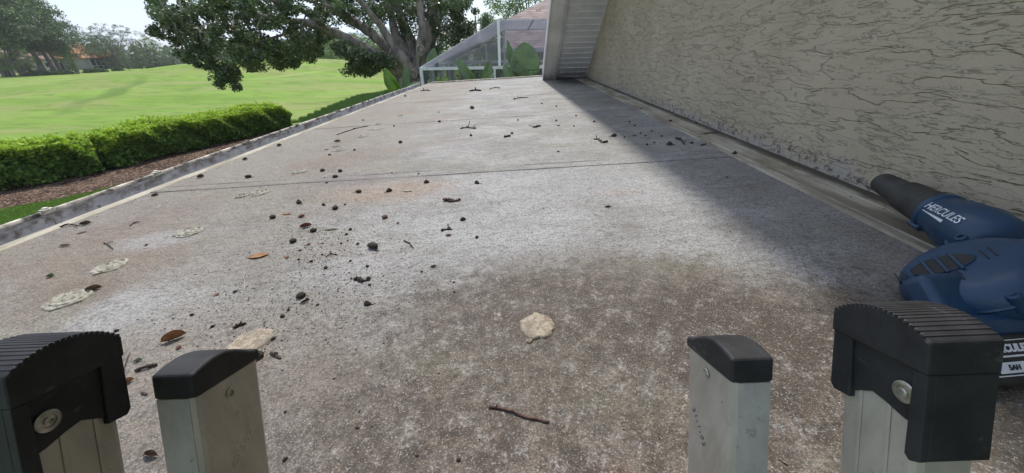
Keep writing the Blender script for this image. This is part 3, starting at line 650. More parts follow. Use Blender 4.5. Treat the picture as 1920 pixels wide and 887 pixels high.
def stamp(txt, parent, u, w_, h, size, s, rot, mat, name, thick=.00035):
    """digits punched into a web: local x away from climber, local y up"""
    cu = bpy.data.curves.new(name, 'FONT'); cu.body = txt; cu.size = size; cu.extrude = thick/2; cu.shear = 0; cu.space_character = 1.25; cu.offset = -.00012
    t = bpy.data.objects.new(name, cu); COL.objects.link(t); dg = bpy.context.evaluated_depsgraph_get(); dg.update()
    me = bpy.data.meshes.new_from_object(t.evaluated_get(dg)); bpy.data.objects.remove(t); me.materials.clear(); me.materials.append(mat)
    o = bpy.data.objects.new(name, me); COL.objects.link(o); o.parent = parent
    wx = Vector(L(0, 1, 0)-L(0, 0, 0))*(1 if s < 0 else -1); hy = Vector(L(0, 0, 1)-L(0, 0, 0)); nn = wx.cross(hy)
    org = L(u, w_, h); x = wx*math.cos(rot)+hy*math.sin(rot); y = -wx*math.sin(rot)+hy*math.cos(rot)
    # wx,hy,nn must give a normal that faces the middle of the ladder
    o.matrix_basis = Matrix(((x[0], y[0], nn[0], org[0]), (x[1], y[1], nn[1], org[1]), (x[2], y[2], nn[2], org[2]), (0, 0, 0, 1)))
    return o
PUN = plain('punched_mark', (.62, .61, .58), .35, .6); PUD = plain('punched_mark_dark', (.07, .065, .06), .6)
STAMPS = [('SZ1202', -1), ('20-11-2', 1)]
stamp('SZ1202', bl, -.2098, .078, -.121, .0085, -1, math.radians(38), PUN, 'stamped_number')
stamp('21-1-02', br_, .1433, .108, -.100, .0070, 1, math.radians(-50), PUD, 'stamped_number')
for k in range(10):                                 # rungs of both sections
    h = -.235-.305*k
    if h < LBOT+.05: break
    for (ua, ub, wc) in ((-.243, .201, .0215), (-.210, .1435, .0875)):
        mb = MB(); mb.tube([L(ua, wc, h), L(ub, wc, h)], .0155, 14); mb.build('rung', ALF, lad, smooth=True)
for u0, s in ((-.243, -1), (.201, 1)):
    mb = MB(); profile_block(mb, [(-.01, LBOT-.03), (.07, LBOT-.03), (.066, LBOT-.002), (-.006, LBOT-.002)], u0-.004*s, u0+.032*s); mb.build('foot', RUB, lad, bevel=.003)

# ================================================================== leaf blower
BT = Vector((.455, .885, .012)).normalized()         # along the tube, body -> tip
BN = Vector((-.62, .22, .75)); BN = (BN-BT*BN.dot(BT)).normalized()   # out of the intake side
BU = BT.cross(BN).normalized()
BLU = Mat('navy_blue_plastic', .38, 0, .45); p = BLU.obj()
c = BLU.mix(BLU.ramp(BLU.noise(p, 9, 5), .3, .7), (.011, .036, .078), (.017, .050, .104)); c = BLU.mix(BLU.ramp(BLU.noise(p, 160, 5, .75), .60, .74, 0, .35), c, (.16, .17, .18)); BLU.color(c)
BLU.rough(BLU.ramp(BLU.noise(p, 30, 5), .3, .7, .32, .5)); BLU.bump(BLU.noise(p, 900, 3), .12, .0006); BLU = BLU.m
BLK = plain('matt_black_plastic', (.018, .018, .018), .55, var=.3, scale=40, bump=.2, bscale=500, bdist=.001)
DIRT = plain('dusty_black_tube', (.030, .028, .024), .65, var=.35, scale=25, bump=.2, bscale=300, bdist=.001)
WHT = plain('white_print', (.62, .64, .66), .5, var=.05)
blw = thing('leaf_blower', 'navy blue cordless leaf blower with black nozzle lying against the stucco wall', 'leaf blower', (.72, .5, .03))
C0 = on_plane(1826, 520, 2, .095)
def B(t, u, n): return C0+BT*t+BU*u+BN*n
mb = MB()                                           # volute: rounded drum
mb.lathe([(.012, .030), (.050, .029), (.066, .025), (.076, .016), (.0805, .002), (.080, -.018), (.072, -.034), (.060, -.043), (.02, -.046)], B(0, 0, 0), BN, 56)
body = mb.build('housing', BLU, blw, smooth=True, angle=50)
TIPP = on_plane(1655, 343, 0, .895); NB = on_plane(1782, 412, 2, .098)     # outlet axis from the volute to the tip
TD = (TIPP-NB).normalized()
mb = MB(); mb.lathe([(.001, -.115), (.036, -.112), (.047, -.098), (.052, -.06), (.047, -.02), (.0415, .0), (.0395, .026), (.0375, .034), (.036, .034)], NB, TD, 40, closed=False, sx=1.0, sy=1.0); mb.build('outlet_neck', BLU, blw, smooth=True, angle=60)
mb = MB(); mb.lathe([(.0395, .020), (.0425, .022), (.0425, .031), (.0395, .033)], NB, TD, 40, closed=False)
for sgn in (-1, 1):
    o_ = NB+BU*.043*sgn+TD*.012; mb.box((-.010, -.005, -.005), (.016, .005, .006), lambda q, o_=o_: o_+TD*q.x+BU*q.y+BN*q.z)
mb.build('locking_collar', BLU, blw, smooth=True, angle=40, bevel=.001)
TL = (TIPP-NB).length
mb = MB(); mb.lathe([(.0365, .028), (.0375, .031), (.0365, .045), (.0335, TL*.55), (.0325, TL*.60), (.0285, TL*.605), (.0262, TL*.8), (.0240, TL), (.0232, TL+.002), (.0215, TL-.001), (.022, TL*.7)], NB, TD, 40, closed=False); mb.build('nozzle', DIRT, blw, smooth=True, angle=35)
mb = MB(); mb.lathe([(.0218, TL*.72), (.0001, TL*.72)], NB, TD, 24, closed=False); mb.build('nozzle_bore', DKH, blw)
# motor dome on the far side and the handle behind it
DC = on_plane(1908, 516, 2, .105)
mb = MB(); mb.lathe([(.074, -.05), (.073, -.02), (.067, .010), (.054, .033), (.034, .047), (.012, .053), (.001, .0535)], DC-BN*.012+BU*0, (BN*.8+BU*-.1+Vector((.0, -.25, .1))).normalized(), 48, closed=False, sx=1.12, sy=.92); mb.build('motor_cover', BLU, blw, smooth=True)
mb = MB(); mb.tube([DC+Vector((.0, -.01, -.03)), DC+Vector((.05, .0, -.02)), DC+Vector((.09, .04, -.01)), DC+Vector((.10, .09, -.01)), DC+Vector((.08, .15, -.03))], [.05, .038, .026, .022, .024], 24); mb.build('handle', BLU, blw, smooth=True)
# rear shell reaching toward the battery
BP = on_plane(1895, 668, 2, .060)                    # centre of battery label side
BX = Vector((1, .10, .0)).normalized(); BFn = Vector((-.30, -.55, .70)); BFn = (BFn-BX*BFn.dot(BX)).normalized(); BY = BFn.cross(BX)
def Q(x, y, n): return BP+BX*x+BY*y+BFn*n
mb = MB(); mb.box((-.075, -.034, -.055), (.085, .026, .0), lambda q: Q(*q)); bat = mb.build('battery', BLK, blw, smooth=True, bevel=.006, seg=3)
mb = MB(); mb.box((-.050, .020, -.055), (.075, .055, -.008), lambda q: Q(*q)); mb.box((-.02, .04, -.06), (.07, .12, -.022), lambda q: Q(*q)); mb.build('battery_shoe', BLU, blw, smooth=True, bevel=.010, seg=3)
def text_on(txt, size, org, x, y, mat, parent, name, shear=.25, th=.0003, space=1.0, off=.0):
    cu = bpy.data.curves.new(name, 'FONT'); cu.body = txt; cu.size = size; cu.extrude = th; cu.shear = shear; cu.align_x = 'CENTER'; cu.align_y = 'CENTER'; cu.offset = off; cu.space_character = space
    t = bpy.data.objects.new(name, cu); COL.objects.link(t); dg = bpy.context.evaluated_depsgraph_get(); dg.update()
    me = bpy.data.meshes.new_from_object(t.evaluated_get(dg)); bpy.data.objects.remove(t); me.materials.clear(); me.materials.append(mat)
    o = bpy.data.objects.new(name, me); COL.objects.link(o); o.parent = parent
    x = x.normalized(); n = x.cross(y).normalized(); y = n.cross(x)
    o.matrix_basis = Matrix(((x[0], y[0], n[0], org[0]), (x[1], y[1], n[1], org[1]), (x[2], y[2], n[2], org[2]), (0, 0, 0, 1))); return o
text_on('HERCULES', .0125, Q(.002, .009, .0006), BX, BY, WHT, bat, 'printed_name', off=.0006)
text_on('5AH', .0085, Q(-.006, -.013, .0012), BX, BY, BLK, bat, 'printed_capacity', off=.0002)
mb = MB(); mb.box((-.022, -.019, 0), (.014, -.0065, .0004), lambda q: Q(q.x+q.y*.25, q.y, q.z))
for a, b, c_, d in ((-.065, .0185, .062, .0195), (-.045, -.001, .058, .0012), (-.065, -.0045, -.026, -.0035), (-.05, -.0225, .020, -.0213), (.0195, -.0225, .0207, -.004)):
    mb.box((a, b, 0), (c_, d, .0004), lambda q: Q(q.x+q.y*.25, q.y, q.z))
mb.build('printed_frame', WHT, bat)
# name on the neck: reads from the tip side towards the body
tv = (on_plane(1833, 424, 2, .11)-on_plane(1775, 395, 2, .11)); 
npos = NB+TD*(-.012); view = (Vector(EYEP)-npos).normalized()
tn = (view-TD*view.dot(TD)); tn = (tn.normalized()*.8+BN*.25); tn = (tn-TD*tn.dot(TD)).normalized()
tx = (-TD); ty = tn.cross(tx)
def neck(pt_t, ang):                                 # point on the neck surface
    r_ = .0475; return NB+TD*pt_t+(tn*math.cos(ang)+ty*math.sin(ang))*r_
tor = text_on('HERCULES', .0195, NB+TD*(-.024)+tn*.0, tx, ty, WHT, body, 'printed_name', shear=.2, off=.0002)
def neck_r(t):                                       # radius of the neck at t along TD
    prof = [(-.095, .050), (-.06, .052), (-.02, .047), (0, .0415), (.026, .0395), (.034, .0375)]
    for (a, ra), (b, rb) in zip(prof, prof[1:]):
        if a <= t <= b: return ra+(rb-ra)*(t-a)/(b-a)
    return prof[0][1]
def wrap_on_neck(o):
    mw = o.matrix_basis.copy(); inv = mw.inverted()
    for v in o.data.vertices:
        q = mw @ v.co; t = (q-NB).dot(TD); side = (q-NB).dot(ty); r_ = neck_r(t)+.0008+max(0, v.co.z)*.5
        a = side/r_; v.co = inv @ (NB+TD*t+(tn*math.cos(a)+ty*math.sin(a))*r_)
wrap_on_neck(tor)
mb = MB(); pts = []
for i in range(13): pts.append((.018-.062*i/12, -.0110, -.0120-.0045*i/12))
vs = []
for t, a, b in pts: vs += [NB+TD*t+ty*a, NB+TD*t+ty*b]
mb.add(vs, [(i*2, i*2+1, i*2+3, i*2+2) for i in range(12)]); sw = mb.build('printed_bar', WHT, body); 
for v in sw.data.vertices:
    q = v.co.copy(); t = (q-NB).dot(TD); side = (q-NB).dot(ty); r_ = neck_r(t)+.0010; a = side/r_; v.co = NB+TD*t+(tn*math.cos(a)+ty*math.sin(a))*r_
# intake: dark well with bars
GC = B(.006, -.022, .0304)
mb = MB(); mb.lathe([(.033, -.006), (.0335, .0012), (.0345, .0018), (.0354, .0008)], GC, BN, 40, closed=False, sx=1.0, sy=.62, xdir=BU); mb.build('intake_rim', BLU, body, smooth=True)
mb = MB(); mb.lathe([(.0332, .0012), (.0001, .0012)], GC, BN, 40, closed=False, sx=1.0, sy=.62, xdir=BU); gri = mb.build('intake', DKH, blw)
for k in (-1, 0, 1):
    o_ = GC+BU*(.0155*k)
    mb = MB(); mb.box((-.026, -.0019, .0008), (.026, .0019, .0042), lambda q, o_=o_: o_+BT*q.x+BU*q.y+BN*q.z); mb.build('intake_bar', BLU, gri, bevel=.0006)
for k, (dt, du) in enumerate(((-.004, -.043), (-.002, -.052), (-.002, .044), (.0, .053), (-.034, -.008), (-.034, .008))):
    o_ = GC+BT*dt+BU*du
    mb = MB(); mb.box((-.013, -.0010, -.006), (.013, .0010, .0004), lambda q, o_=o_: o_+BT*q.x+BU*q.y+BN*q.z); mb.build('vent_slot', BLK, body, bevel=.0004)
DAX = (BN*.8+BU*-.1+Vector((.0, -.25, .1))).normalized()
mb = MB(); mb.lathe([(.0735, -.010), (.0765, -.006), (.0770, -.003), (.0745, .001)], DC-BN*.012, DAX, 48, closed=False, sx=1.12, sy=.92); mb.build('cover_rim', BLU, body, smooth=True)
# shell seam and screw bosses
mb = MB(); mb.lathe([(.0808, .006), (.0822, .003), (.0808, 0)], B(0, 0, -.004), BN, 56, closed=False); mb.build('shell_seam', BLU, body, smooth=True)
for pos_ in (B(-.075, .012, .010), DC+Vector((-.01, .075, .02))):
    mb = MB(); mb.lathe([(.0075, -.02), (.0078, .004), (.006, .006), (.0042, .006), (.004, .001), (.0001, .001)], pos_, BN, 18, closed=False); mb.build('screw_boss', BLU, body, smooth=True)

# ================================================================== debris on the roof
PODM = Mat('dark_dried_pod', .75, 0, .3); p = PODM.obj()
PODM.color(PODM.mix(PODM.ramp(PODM.noise(p, 160, 5), .35, .65), (.022, .017, .014), (.07, .055, .045))); PODM.bump(PODM.noise(p, 300, 5), .6, .002); PODM = PODM.m
PODB = plain('brown_dried_pod', (.13, .065, .045), .75, var=.4, scale=150)
TWG = plain('dry_twig_bark', (.055, .038, .030), .85, var=.45, scale=120, bump=.5, bscale=300)
TWR = plain('reddish_twig_bark', (.085, .040, .034), .8, var=.5, scale=90, bump=.5, bscale=300)
def pod_mesh(seed, mat, stem=True, cone=False):
    R = random.Random(seed); mb = MB(); k = 12
    prof = ([(.05, 0), (.42, .04), (.52, .22), (.46, .45), (.28, .75), (.10, .95), (.01, 1.0)] if cone else [(.06, 0), (.36, .05), (.52, .25), (.54, .48), (.42, .70), (.22, .84), (.02, .90)])
    ph = [R.uniform(0, 6.3) for _ in range(3)]; ax = Vector((R.uniform(-.5, .5), R.uniform(-.5, .5), 1)).normalized()
    vs = []
    for r, h in prof:
        for j in range(k):
            a = 2*math.pi*j/k; rr = r*(1+.12*math.sin(2*a+ph[0])+.08*math.sin(5*a+ph[1]+h*4)); vs.append(Vector((rr*math.cos(a), rr*math.sin(a)*.86, h*.78+.03*R.uniform(-1, 1))))
    n = len(prof); mb.add(vs, [(i*k+j, i*k+(j+1) % k, (i+1)*k+(j+1) % k, (i+1)*k+j) for i in range(n-1) for j in range(k)]+[tuple(range(k))[::-1], tuple((n-1)*k+j for j in range(k))])
    if stem:
        a = R.uniform(0, 6.3); mb.tube([Vector((.4*math.cos(a), .4*math.sin(a), .2)), Vector((.8*math.cos(a), .8*math.sin(a), .10)), Vector((1.15*math.cos(a+.3), 1.15*math.sin(a+.3), .09))], [.10, .06, .05], 5)
    o = mb.build('seed_pod', mat, None, smooth=True, angle=60); COL.objects.unlink(o); return o.data
PODS = [pod_mesh(i, PODM, i in (1, 3), i in (1, 4)) for i in range(6)]; PODBR = [pod_mesh(20+i, PODB, False) for i in range(2)]
def put_pod(px, py, wpx, label, group=None, me=None, i=0):
    c = on_roof(px, py); wd = wpx*depth_of(c)/FPX
    o = bpy.data.objects.new('seed_pod', me or PODS[i % 6]); COL.objects.link(o); o.location = rf(c.x, c.y, -.0003); s = wd/1.08
    o.scale = (s, s, s*.9); o.rotation_euler = (0, 0, random.uniform(0, 6.28)); tag(o, label, 'seed pod', group); return o
GP = 'small dark seed pods scattered over the roof'
NAMED = [
 (561, 381, 12, 'stemmed dark pod above left of the reddish leaf bits', 1), (512, 409, 12, 'round dark pod lying alone up and left of the tan curled leaf litter', 0), (629, 392, 12, 'oval black pod in the bright area right of a smaller round pod', 2),
 (730, 359, 11, 'cone shaped dark pod with a stem, just below the roof joint, second of its row', 1), (800, 343, 10, 'cone shaped pod with stem close under the roof joint, middle of its row', 4), (894, 344, 10, 'cone shaped pod under the roof joint, right end of its row', 1),
 (673, 361, 10, 'dark pod under the roof joint, left end of its row on a rusty patch', 3), (588, 434, 12, 'black pod with crumbs clustered below it, under the reddish leaf bits', 2), (550, 454, 13, 'flat oval black pod above and right of the large tan leaf', 0),
 (700, 465, 20, 'largest dark ragged pod near the middle of the roof', 3), (868, 413, 11, 'cone shaped pod up and right of the small twig cluster', 4), (565, 557, 17, 'big oval black pod low on the roof left of the brown stain', 2),
 (689, 571, 14, 'hooked dark pod with a bent stem just above the brown stain', 1), (530, 594, 9, 'small flat black pod lower left of the big oval pod', 0), (605, 321, 9, 'left one of a pair of round pods behind the roof joint', 2), (638, 322, 9, 'right one of a pair of round pods behind the roof joint', 0),
 (751, 268, 8, 'round black pod alone behind the roof joint in the middle distance', 2), (629, 333, 10, 'oval pod lying right on the roof joint', 0), (466, 333, 10, 'dark pod with a curl on the left end of the roof joint', 3),
 (1255, 272, 11, 'dark pod in the shaded strip left of the forked twig', 1), (1151, 256, 10, 'stemmed pod up and right of the twig with seed cluster', 1), (1377, 290, 11, 'stemmed pod at the right end of the roof joint by the flashing', 1),
 (1256, 229, 8, 'dark pod resting against the flashing ridge in the distance', 4), (1305, 234, 7, 'dark pod lying on the wall flashing beside the stucco', 4), (960, 251, 6, 'small round pod above right of the fuzzy clump, far down the roof', 0)]
for px, py, wd, lb, i in NAMED: put_pod(px, py, wd, lb, i=i)
put_pod(722, 409, 12, 'brown pod half in the sunny middle of the roof', me=PODBR[0]); put_pod(885, 204, 10, 'reddish brown pod far along the middle of the roof', me=PODBR[1])
SMALL = [(607,385,8),(611,503,8),(584,491,7),(657,490,6),(689,500,7),(671,458,6),(650,440,6),(657,431,7),(746,419,5),(894,446,8),(693,535,6),(659,523,5),(692,523,6),(576,561,6),(596,572,6),(541,582,7),(441,548,7),(852,548,5),(851,530,5),(791,510,5),(613,343,5),(647,384,5),
 (275,460,5),(360,591,7),(399,613,8),(219,621,8),(513,636,9),(665,282,5),(618,291,5),(971,226,4),(1043,227,5),(824,229,6),(739,237,4),(681,226,4),(760,181,5),(823,211,3),(1043,200,4),(1016,195,4),(1080,218,4),(1076,237,4),(1297,269,6),(1311,258,4),(1213,272,6),(1114,229,5),(1363,333,4),(1241,256,5),(1047,285,4),(1171,258,4),(1256,205,5),(1203,205,5),(745,268,0),(668,803,5),(782,855,6),(860,863,8),(535,862,10),(535,773,6),(672,803,5),(883,255,7),(563,470,5),(735,325,4),(785,327,5),(640,457,5),(605,457,4),(630,478,5),(560,487,5),(652,452,4),(604,478,5),(1201,250,4),(1210,255,4),(1222,247,4),(1190,236,4),(1227,268,4),(1180,229,4)]
for i, (px, py, wd) in enumerate(SMALL):
    if wd: put_pod(px, py, wd, 'small dark seed pod or crumb among the litter scattered on the grey roof', GP, i=i*5+1)

# leaves lying about
LEAF = {}
def leafmat(nm, c):
    if nm not in LEAF:
        m = Mat(nm, .6, 0, .3); p = m.obj(); m.color(m.mix(m.ramp(m.noise(p, 90, 5), .3, .7), tuple(q*.6 for q in c), c)); m.bump(m.noise(p, 200, 4), .4, .001); LEAF[nm] = m.m
    return LEAF[nm]
def dry_leaf(px, py, wpx, col, label, rot=0.0, curl=.25, asp=.38, seed=1):
    c = on_roof(px, py); Lg = wpx*depth_of(c)/FPX; R = random.Random(seed+px); nu, nv = 12, 6; mb = MB(); vs = []
    for top in (0, 1):
        for i in range(nu+1):
            t = i/nu; wv = math.sin(math.pi*min(1, t*1.02))**.8*asp*.5*(1+.08*math.sin(t*17+seed))
            for j in range(nv+1):
                q = j/nv*2-1; z = .006+curl*Lg*(abs(q)**1.6)*.55*math.sin(math.pi*t)**.5+curl*Lg*.35*abs(t-.45)**1.5+Lg*.012*math.sin(t*14+q*5+seed)
                vs.append(Vector(((t-.5)*Lg, q*wv*Lg, max(.0004, z-.0055)+.0005*top)))
    n0 = (nu+1)*(nv+1)
    for i in range(nu):
        for j in range(nv):
            a = i*(nv+1)+j; f = (a, a+nv+1, a+nv+2, a+1); mb.f.append(tuple(n0+x for x in f)); mb.f.append(f[::-1])
    mb.v = [tuple(v) for v in vs]; mb.mi = [0]*len(mb.f)
    mb.tube([Vector((-.5*Lg, 0, .0012)), Vector((-.62*Lg, .03*Lg, .0015))], [.0006, .0005], 5)
    o = mb.build('fallen_leaf', leafmat(*col), None, smooth=True, angle=0); o.location = rf(c.x, c.y, 0.0); o.rotation_euler = (0, -math.atan(SL), rot); tag(o, label, 'leaf'); return o
TAN = ('tan_dry_leaf', (.36, .185, .085)); RED = ('reddish_dry_leaf', (.26, .105, .07)); BRN = ('brown_dry_leaf', (.17, .10, .06)); GRN = ('green_leaf_bit', (.16, .24, .09)); PAL = ('pale_dry_leaf', (.42, .38, .29)); OLV = ('grey_green_leaf', (.30, .33, .24))
for a in ((485, 481, 42, TAN, 'large flat tan leaf left of the litter in the middle of the roof', .25, .12, .5), (538, 402, 20, TAN, 'small orange tan leaf above the reddish leaf bits', .1, .1, .4), (566, 407, 14, RED, 'reddish crumpled leaf bit right of the round dark pod', .8, .5, .6),
          (574, 426, 24, RED, 'curled reddish brown leaf above a black pod with crumbs', .5, .6, .35), (622, 431, 28, OLV, 'slender grey-green leaf in the bright middle of the litter', .12, .12, .22), (579, 459, 9, RED, 'tiny red-brown leaf scrap below the cluster of crumbs', .9, .4, .7), (538, 483, 10, TAN, 'tiny tan leaf scrap right of the large tan leaf', .2, .3, .8),
          (841, 442, 14, RED, 'small reddish leaf just under the twig cluster', -.1, .3, .45), (813, 501, 14, BRN, 'small brown leaf alone right of the litter', .3, .4, .4), (407, 553, 10, RED, 'small reddish leaf scrap up from the curled brown leaf', 1.2, .3, .8), (573, 567, 18, BRN, 'thin brown leaf curl beside the big oval pod', .6, .5, .25), (764, 359, 21, PAL, 'pale flat leaf right of the cone shaped pods', -.1, .1, .35),
          (328, 636, 44, TAN, 'curled tan leaf between the two cream sealant patches', .62, .7, .3), (336, 653, 11, RED, 'dark red leaf scrap under the curled tan leaf', .1, .5, .8), (260, 677, 15, GRN, 'small green leaf bit above the left ladder rail', .4, .5, .5), (241, 717, 20, TAN, 'folded tan leaf right beside the left ladder cap', .9, .7, .6), (177, 543, 30, BRN, 'brown curled leaf touching the ringed cream patch', .35, .5, .35),
          (96, 519, 13, GRN, 'small mossy green clump on the left of the roof', .3, .8, .8), (1140, 389, 14, BRN, 'dark olive leaf alone in the sunlit right part of the roof', -.1, .4, .3), (633, 266, 14, TAN, 'curled tan leaf far down the left side', .1, .5, .4), (161, 421, 20, BRN, 'curled brown leaf by the gutter edge, nearest the camera', .4, .6, .5), (291, 367, 14, BRN, 'brown leaf lying at the gutter edge above the second cream patch', .3, .5, .6),
          (154, 437, 15, PAL, 'pale leaf sliver near the gutter', .7, .2, .25), (377, 333, 14, BRN, 'rolled brown leaf on the roof edge below the hedge gap', .3, .8, .6), (460, 300, 10, BRN, 'dark leaf on the roof edge below the hedge', .3, .8, .6), (524, 274, 10, BRN, 'dark leaf at the roof edge below the hedge end', .3, .8, .6), (123, 462, 22, PAL, 'pale curled leaf on the left near the gutter', .15, .4, .2), (1190, 255, 10, BRN, 'thin dark leaf in the shaded strip by the wall', .0, .2, .3),
          (285, 855, 36, BRN, 'brown curled leaf showing between the two left ladder rails', -.1, .6, .3), (1047, 236, 8, BRN, 'dark leaf fleck in a row of crumbs far down the roof', .1, .3, .4), (612, 281, 10, PAL, 'pale flake near the far sealant patches', .1, .2, .5), (1600, 862, 22, PAL, 'pale splinter lying at the foot of the right ladder rails', -.7, .3, .2), (1470, 868, 14, PAL, 'short pale splinter between the two right ladder rails', -.9, .3, .3)):
    dry_leaf(a[0], a[1], a[2]*.88, *a[3:6], curl=a[6], asp=a[7])

def twig(pts, wpx, label, mat=TWG, lift=.0, side=(), knobs=0, seed=0):
    if pts[0][1] < 275: wpx *= .72; lift *= .5
    R = random.Random(seed); P = []
    for i, (x, y) in enumerate(pts): P.append(on_roof(x, y))
    Wd = [wpx*depth_of(q)/FPX*.5 for q in P]; Q_ = []; rr = []
    for i in range(len(P)-1):
        for t in np.linspace(0, 1, 5, endpoint=False):
            q = P[i].lerp(P[i+1], t); r_ = (Wd[i]+(Wd[i+1]-Wd[i])*t); ln = (P[i+1]-P[i]).length
            Q_.append(q+Vector((R.uniform(-.03, .03)*ln, R.uniform(-.03, .03)*ln, r_*.8+lift*math.sin(math.pi*(i+t)/(len(P)-1))))); rr.append(r_*R.uniform(.75, 1.3))
    Q_.append(P[-1]+Vector((0, 0, Wd[-1]*.8))); rr.append(Wd[-1]*.7)
    c = sum(P, Vector())/len(P); mb = MB(); mb.tube([q-c for q in Q_], rr, 7)
    for (i0, dx, dy, dz, s_) in side:
        q = Q_[min(i0, len(Q_)-1)]-c; mb.tube([q, q+Vector((dx, dy, dz))*.6, q+Vector((dx, dy, dz))], [rr[i0]*.8, rr[i0]*.6, rr[i0]*.5*s_], 6)
    for k in range(knobs):
        q = Q_[R.randrange(len(Q_))]-c+Vector((R.uniform(-1, 1), R.uniform(-1, 1), .4))*rr[0]*1.6; s_ = min(.009, rr[0]*R.uniform(1.3, 2.2))
        mb.lathe([(s_*.1, -s_*.5), (s_*.8, -s_*.4), (s_, 0), (s_*.7, s_*.6), (s_*.1, s_*.9)], q, Vector((R.uniform(-.5, .5), R.uniform(-.5, .5), 1)), 9)
    o = mb.build('twig', mat, None, smooth=True, angle=60); o.location = c; tag(o, label, 'twig'); return o
twig([(918, 765), (945, 768), (985, 783), (1030, 793)], 5, 'reddish brown twig in the foreground stain between the ladder rails', TWR, .001, [(3, -.002, .002, .003, 1)], 0, 1)
twig([(757, 452), (768, 457), (775, 466)], 3, 'short curved dark twig right of the largest ragged pod', seed=2)
twig([(833, 376), (845, 379), (860, 377)], 4, 'dark flower-like twig cluster with a tail in the bright middle', TWR, .0, [], 7, 3)
twig([(828, 433), (840, 430), (848, 431)], 3, 'small twig cluster with an upright tip above a reddish leaf', TWG, .0, [(5, .0, .006, .012, 1)], 3, 4)
twig([(668, 524), (683, 528), (692, 524)], 4, 'clump of black pods on a short twig above the stain', TWG, .0, [(2, -.006, .003, .006, 1)], 6, 5)
twig([(458, 515), (459, 542)], 1.6, 'pale thin twig standing out from the litter on the left', plain('pale_twig', (.33, .30, .26), .8), seed=6)
twig([(612, 482), (620, 476), (630, 478)], 2, 'tiny branching twig below the largest group of crumbs', TWG, .0, [(4, .002, .004, .008, 1)], 0, 7)
twig([(255, 697), (272, 692), (296, 685)], 6, 'strip of dark bark between the left ladder caps', TWG, .002, [], 0, 8)
twig([(232, 700), (240, 680), (244, 664)], 1.6, 'hair-thin curved twig beside the left ladder cap', TWG, .004, [], 0, 9)
twig([(508, 663), (518, 668), (527, 673)], 5, 'short dark stick right of the flaky cream patch', TWG, .0, [], 1, 10)
twig([(466, 670), (474, 676), (480, 672)], 7, 'dark bark clump just below the flaky cream patch', TWG, .0, [], 4, 11)
twig([(440, 616), (452, 610), (462, 607)], 4, 'mossy brown twig clump above the flaky cream patch', TWG, .0, [(3, .004, .006, .006, 1)], 3, 12)
twig([(863, 242), (875, 240), (892, 242)], 2.5, 'branched twig lying far down the middle of the roof', TWG, .004, [(6, .01, .02, .035, 1), (8, .02, .01, .02, 1)], 3, 13)
twig([(632, 253), (650, 247), (668, 241), (690, 237)], 2.2, 'long thin curved twig along the rusty left side', TWG, .0, [], 1, 14)
twig([(881, 171.5), (892, 170), (902, 171)], 4, 'thick dark stick near the far end of the roof', TWG, .004, [(5, .0, .0, .03, 1)], 0, 15)
twig([(918, 167.5), (930, 165), (937, 166)], 2, 'thin twig right of the thick stick at the far end', TWG, .01, [], 1, 16)
twig([(963, 187), (975, 184.5), (990, 183.5)], 2, 'thin twig on the far roof joint in front of the soffit', TWG, .01, [(3, 0, .02, .02, 1)], 1, 17)
twig([(789, 171), (796, 170), (806, 170.5)], 2.5, 'small twig at the far left corner of the roof', TWG, .004, [(4, 0, 0, .03, 1)], 1, 18)
twig([(1113, 262), (1121, 262), (1128, 268), (1137, 267)], 3.5, 'twig with seed cluster and upright tip in the right middle', TWG, .0, [(4, -.004, .006, .02, 1)], 6, 19)
twig([(1267, 261), (1276, 263), (1284, 272)], 4, 'forked chunky twig in the shade near the flashing', TWG, .002, [(3, -.01, .012, .006, 1), (8, .02, .012, .004, 1)], 2, 20)
twig([(1314, 273), (1325, 270), (1337, 268)], 3, 'straight dark stick next to the flashing ridge', TWG, seed=21)
twig([(1313, 253.5), (1332, 252), (1350, 251.5)], 2.6, 'thin straight twig lying across the wall flashing', TWG, .012, [], 0, 22)
twig([(1000, 240), (1007, 238), (1012, 237)], 3, 'tiny clump of black buds far down the right middle', TWG, .0, [(3, -.04, -.01, .01, 1)], 5, 23)
twig([(945, 257.5), (951, 257), (955, 256)], 4, 'fuzzy dark seed clump far down the middle of the roof', TWG, .0, [(3, -.004, -.004, .006, 1), (4, .006, .0, .008, 1)], 4, 24)
twig([(244, 424), (252, 418), (259, 416)], 2, 'thin forked twig below the gutter on the left', TWG, .0, [(4, .02, .004, .004, 1)], 0, 25)
twig([(112, 427), (130, 423), (147, 424)], 2.5, 'thin twig trailing from the curled leaf at the gutter', TWG, .004, [], 0, 26)
twig([(195, 455), (205, 462), (212, 468)], 1.6, 'small hooked twig above the far ringed patch', TWG, .003, [(3, .01, .01, .002, 1)], 0, 27)
twig([(268, 738), (276, 741)], 5, 'stub of brown stick between the left ladder caps', TWR, .0, [], 0, 28)

# crumbs: nobody could count them
n = 5200; r2 = np.random.default_rng(5); cl_ = []
for (px, py, sx, sy, k) in ((600, 440, 55, 35, 900), (640, 520, 90, 45, 650), (560, 560, 90, 40, 350), (480, 640, 50, 30, 160), (640, 310, 90, 25, 420), (1100, 240, 130, 22, 420), (780, 380, 160, 40, 380), (420, 590, 80, 50, 160), (900, 330, 260, 50, 300), (1000, 700, 300, 90, 120)):
    a = r2.normal(px, sx, k); b = r2.normal(py, sy, k); ok = (b > 160) & (b < 860) & (a > 5)
    cl_ += [on_roof(x, y) for x, y in zip(a[ok], b[ok])]
for _ in range(900): cl_.append(rf(r2.uniform(-1.4, .95), r2.uniform(.3, 6.2)))
for _ in range(500): cl_.append(rf(min(.965, r2.normal(.945, .02)), r2.uniform(.3, 5.5), .005))
for _ in range(420): cl_.append(rf(RX0+.03+abs(r2.normal(0, .03)), r2.uniform(.3, 6.2)))
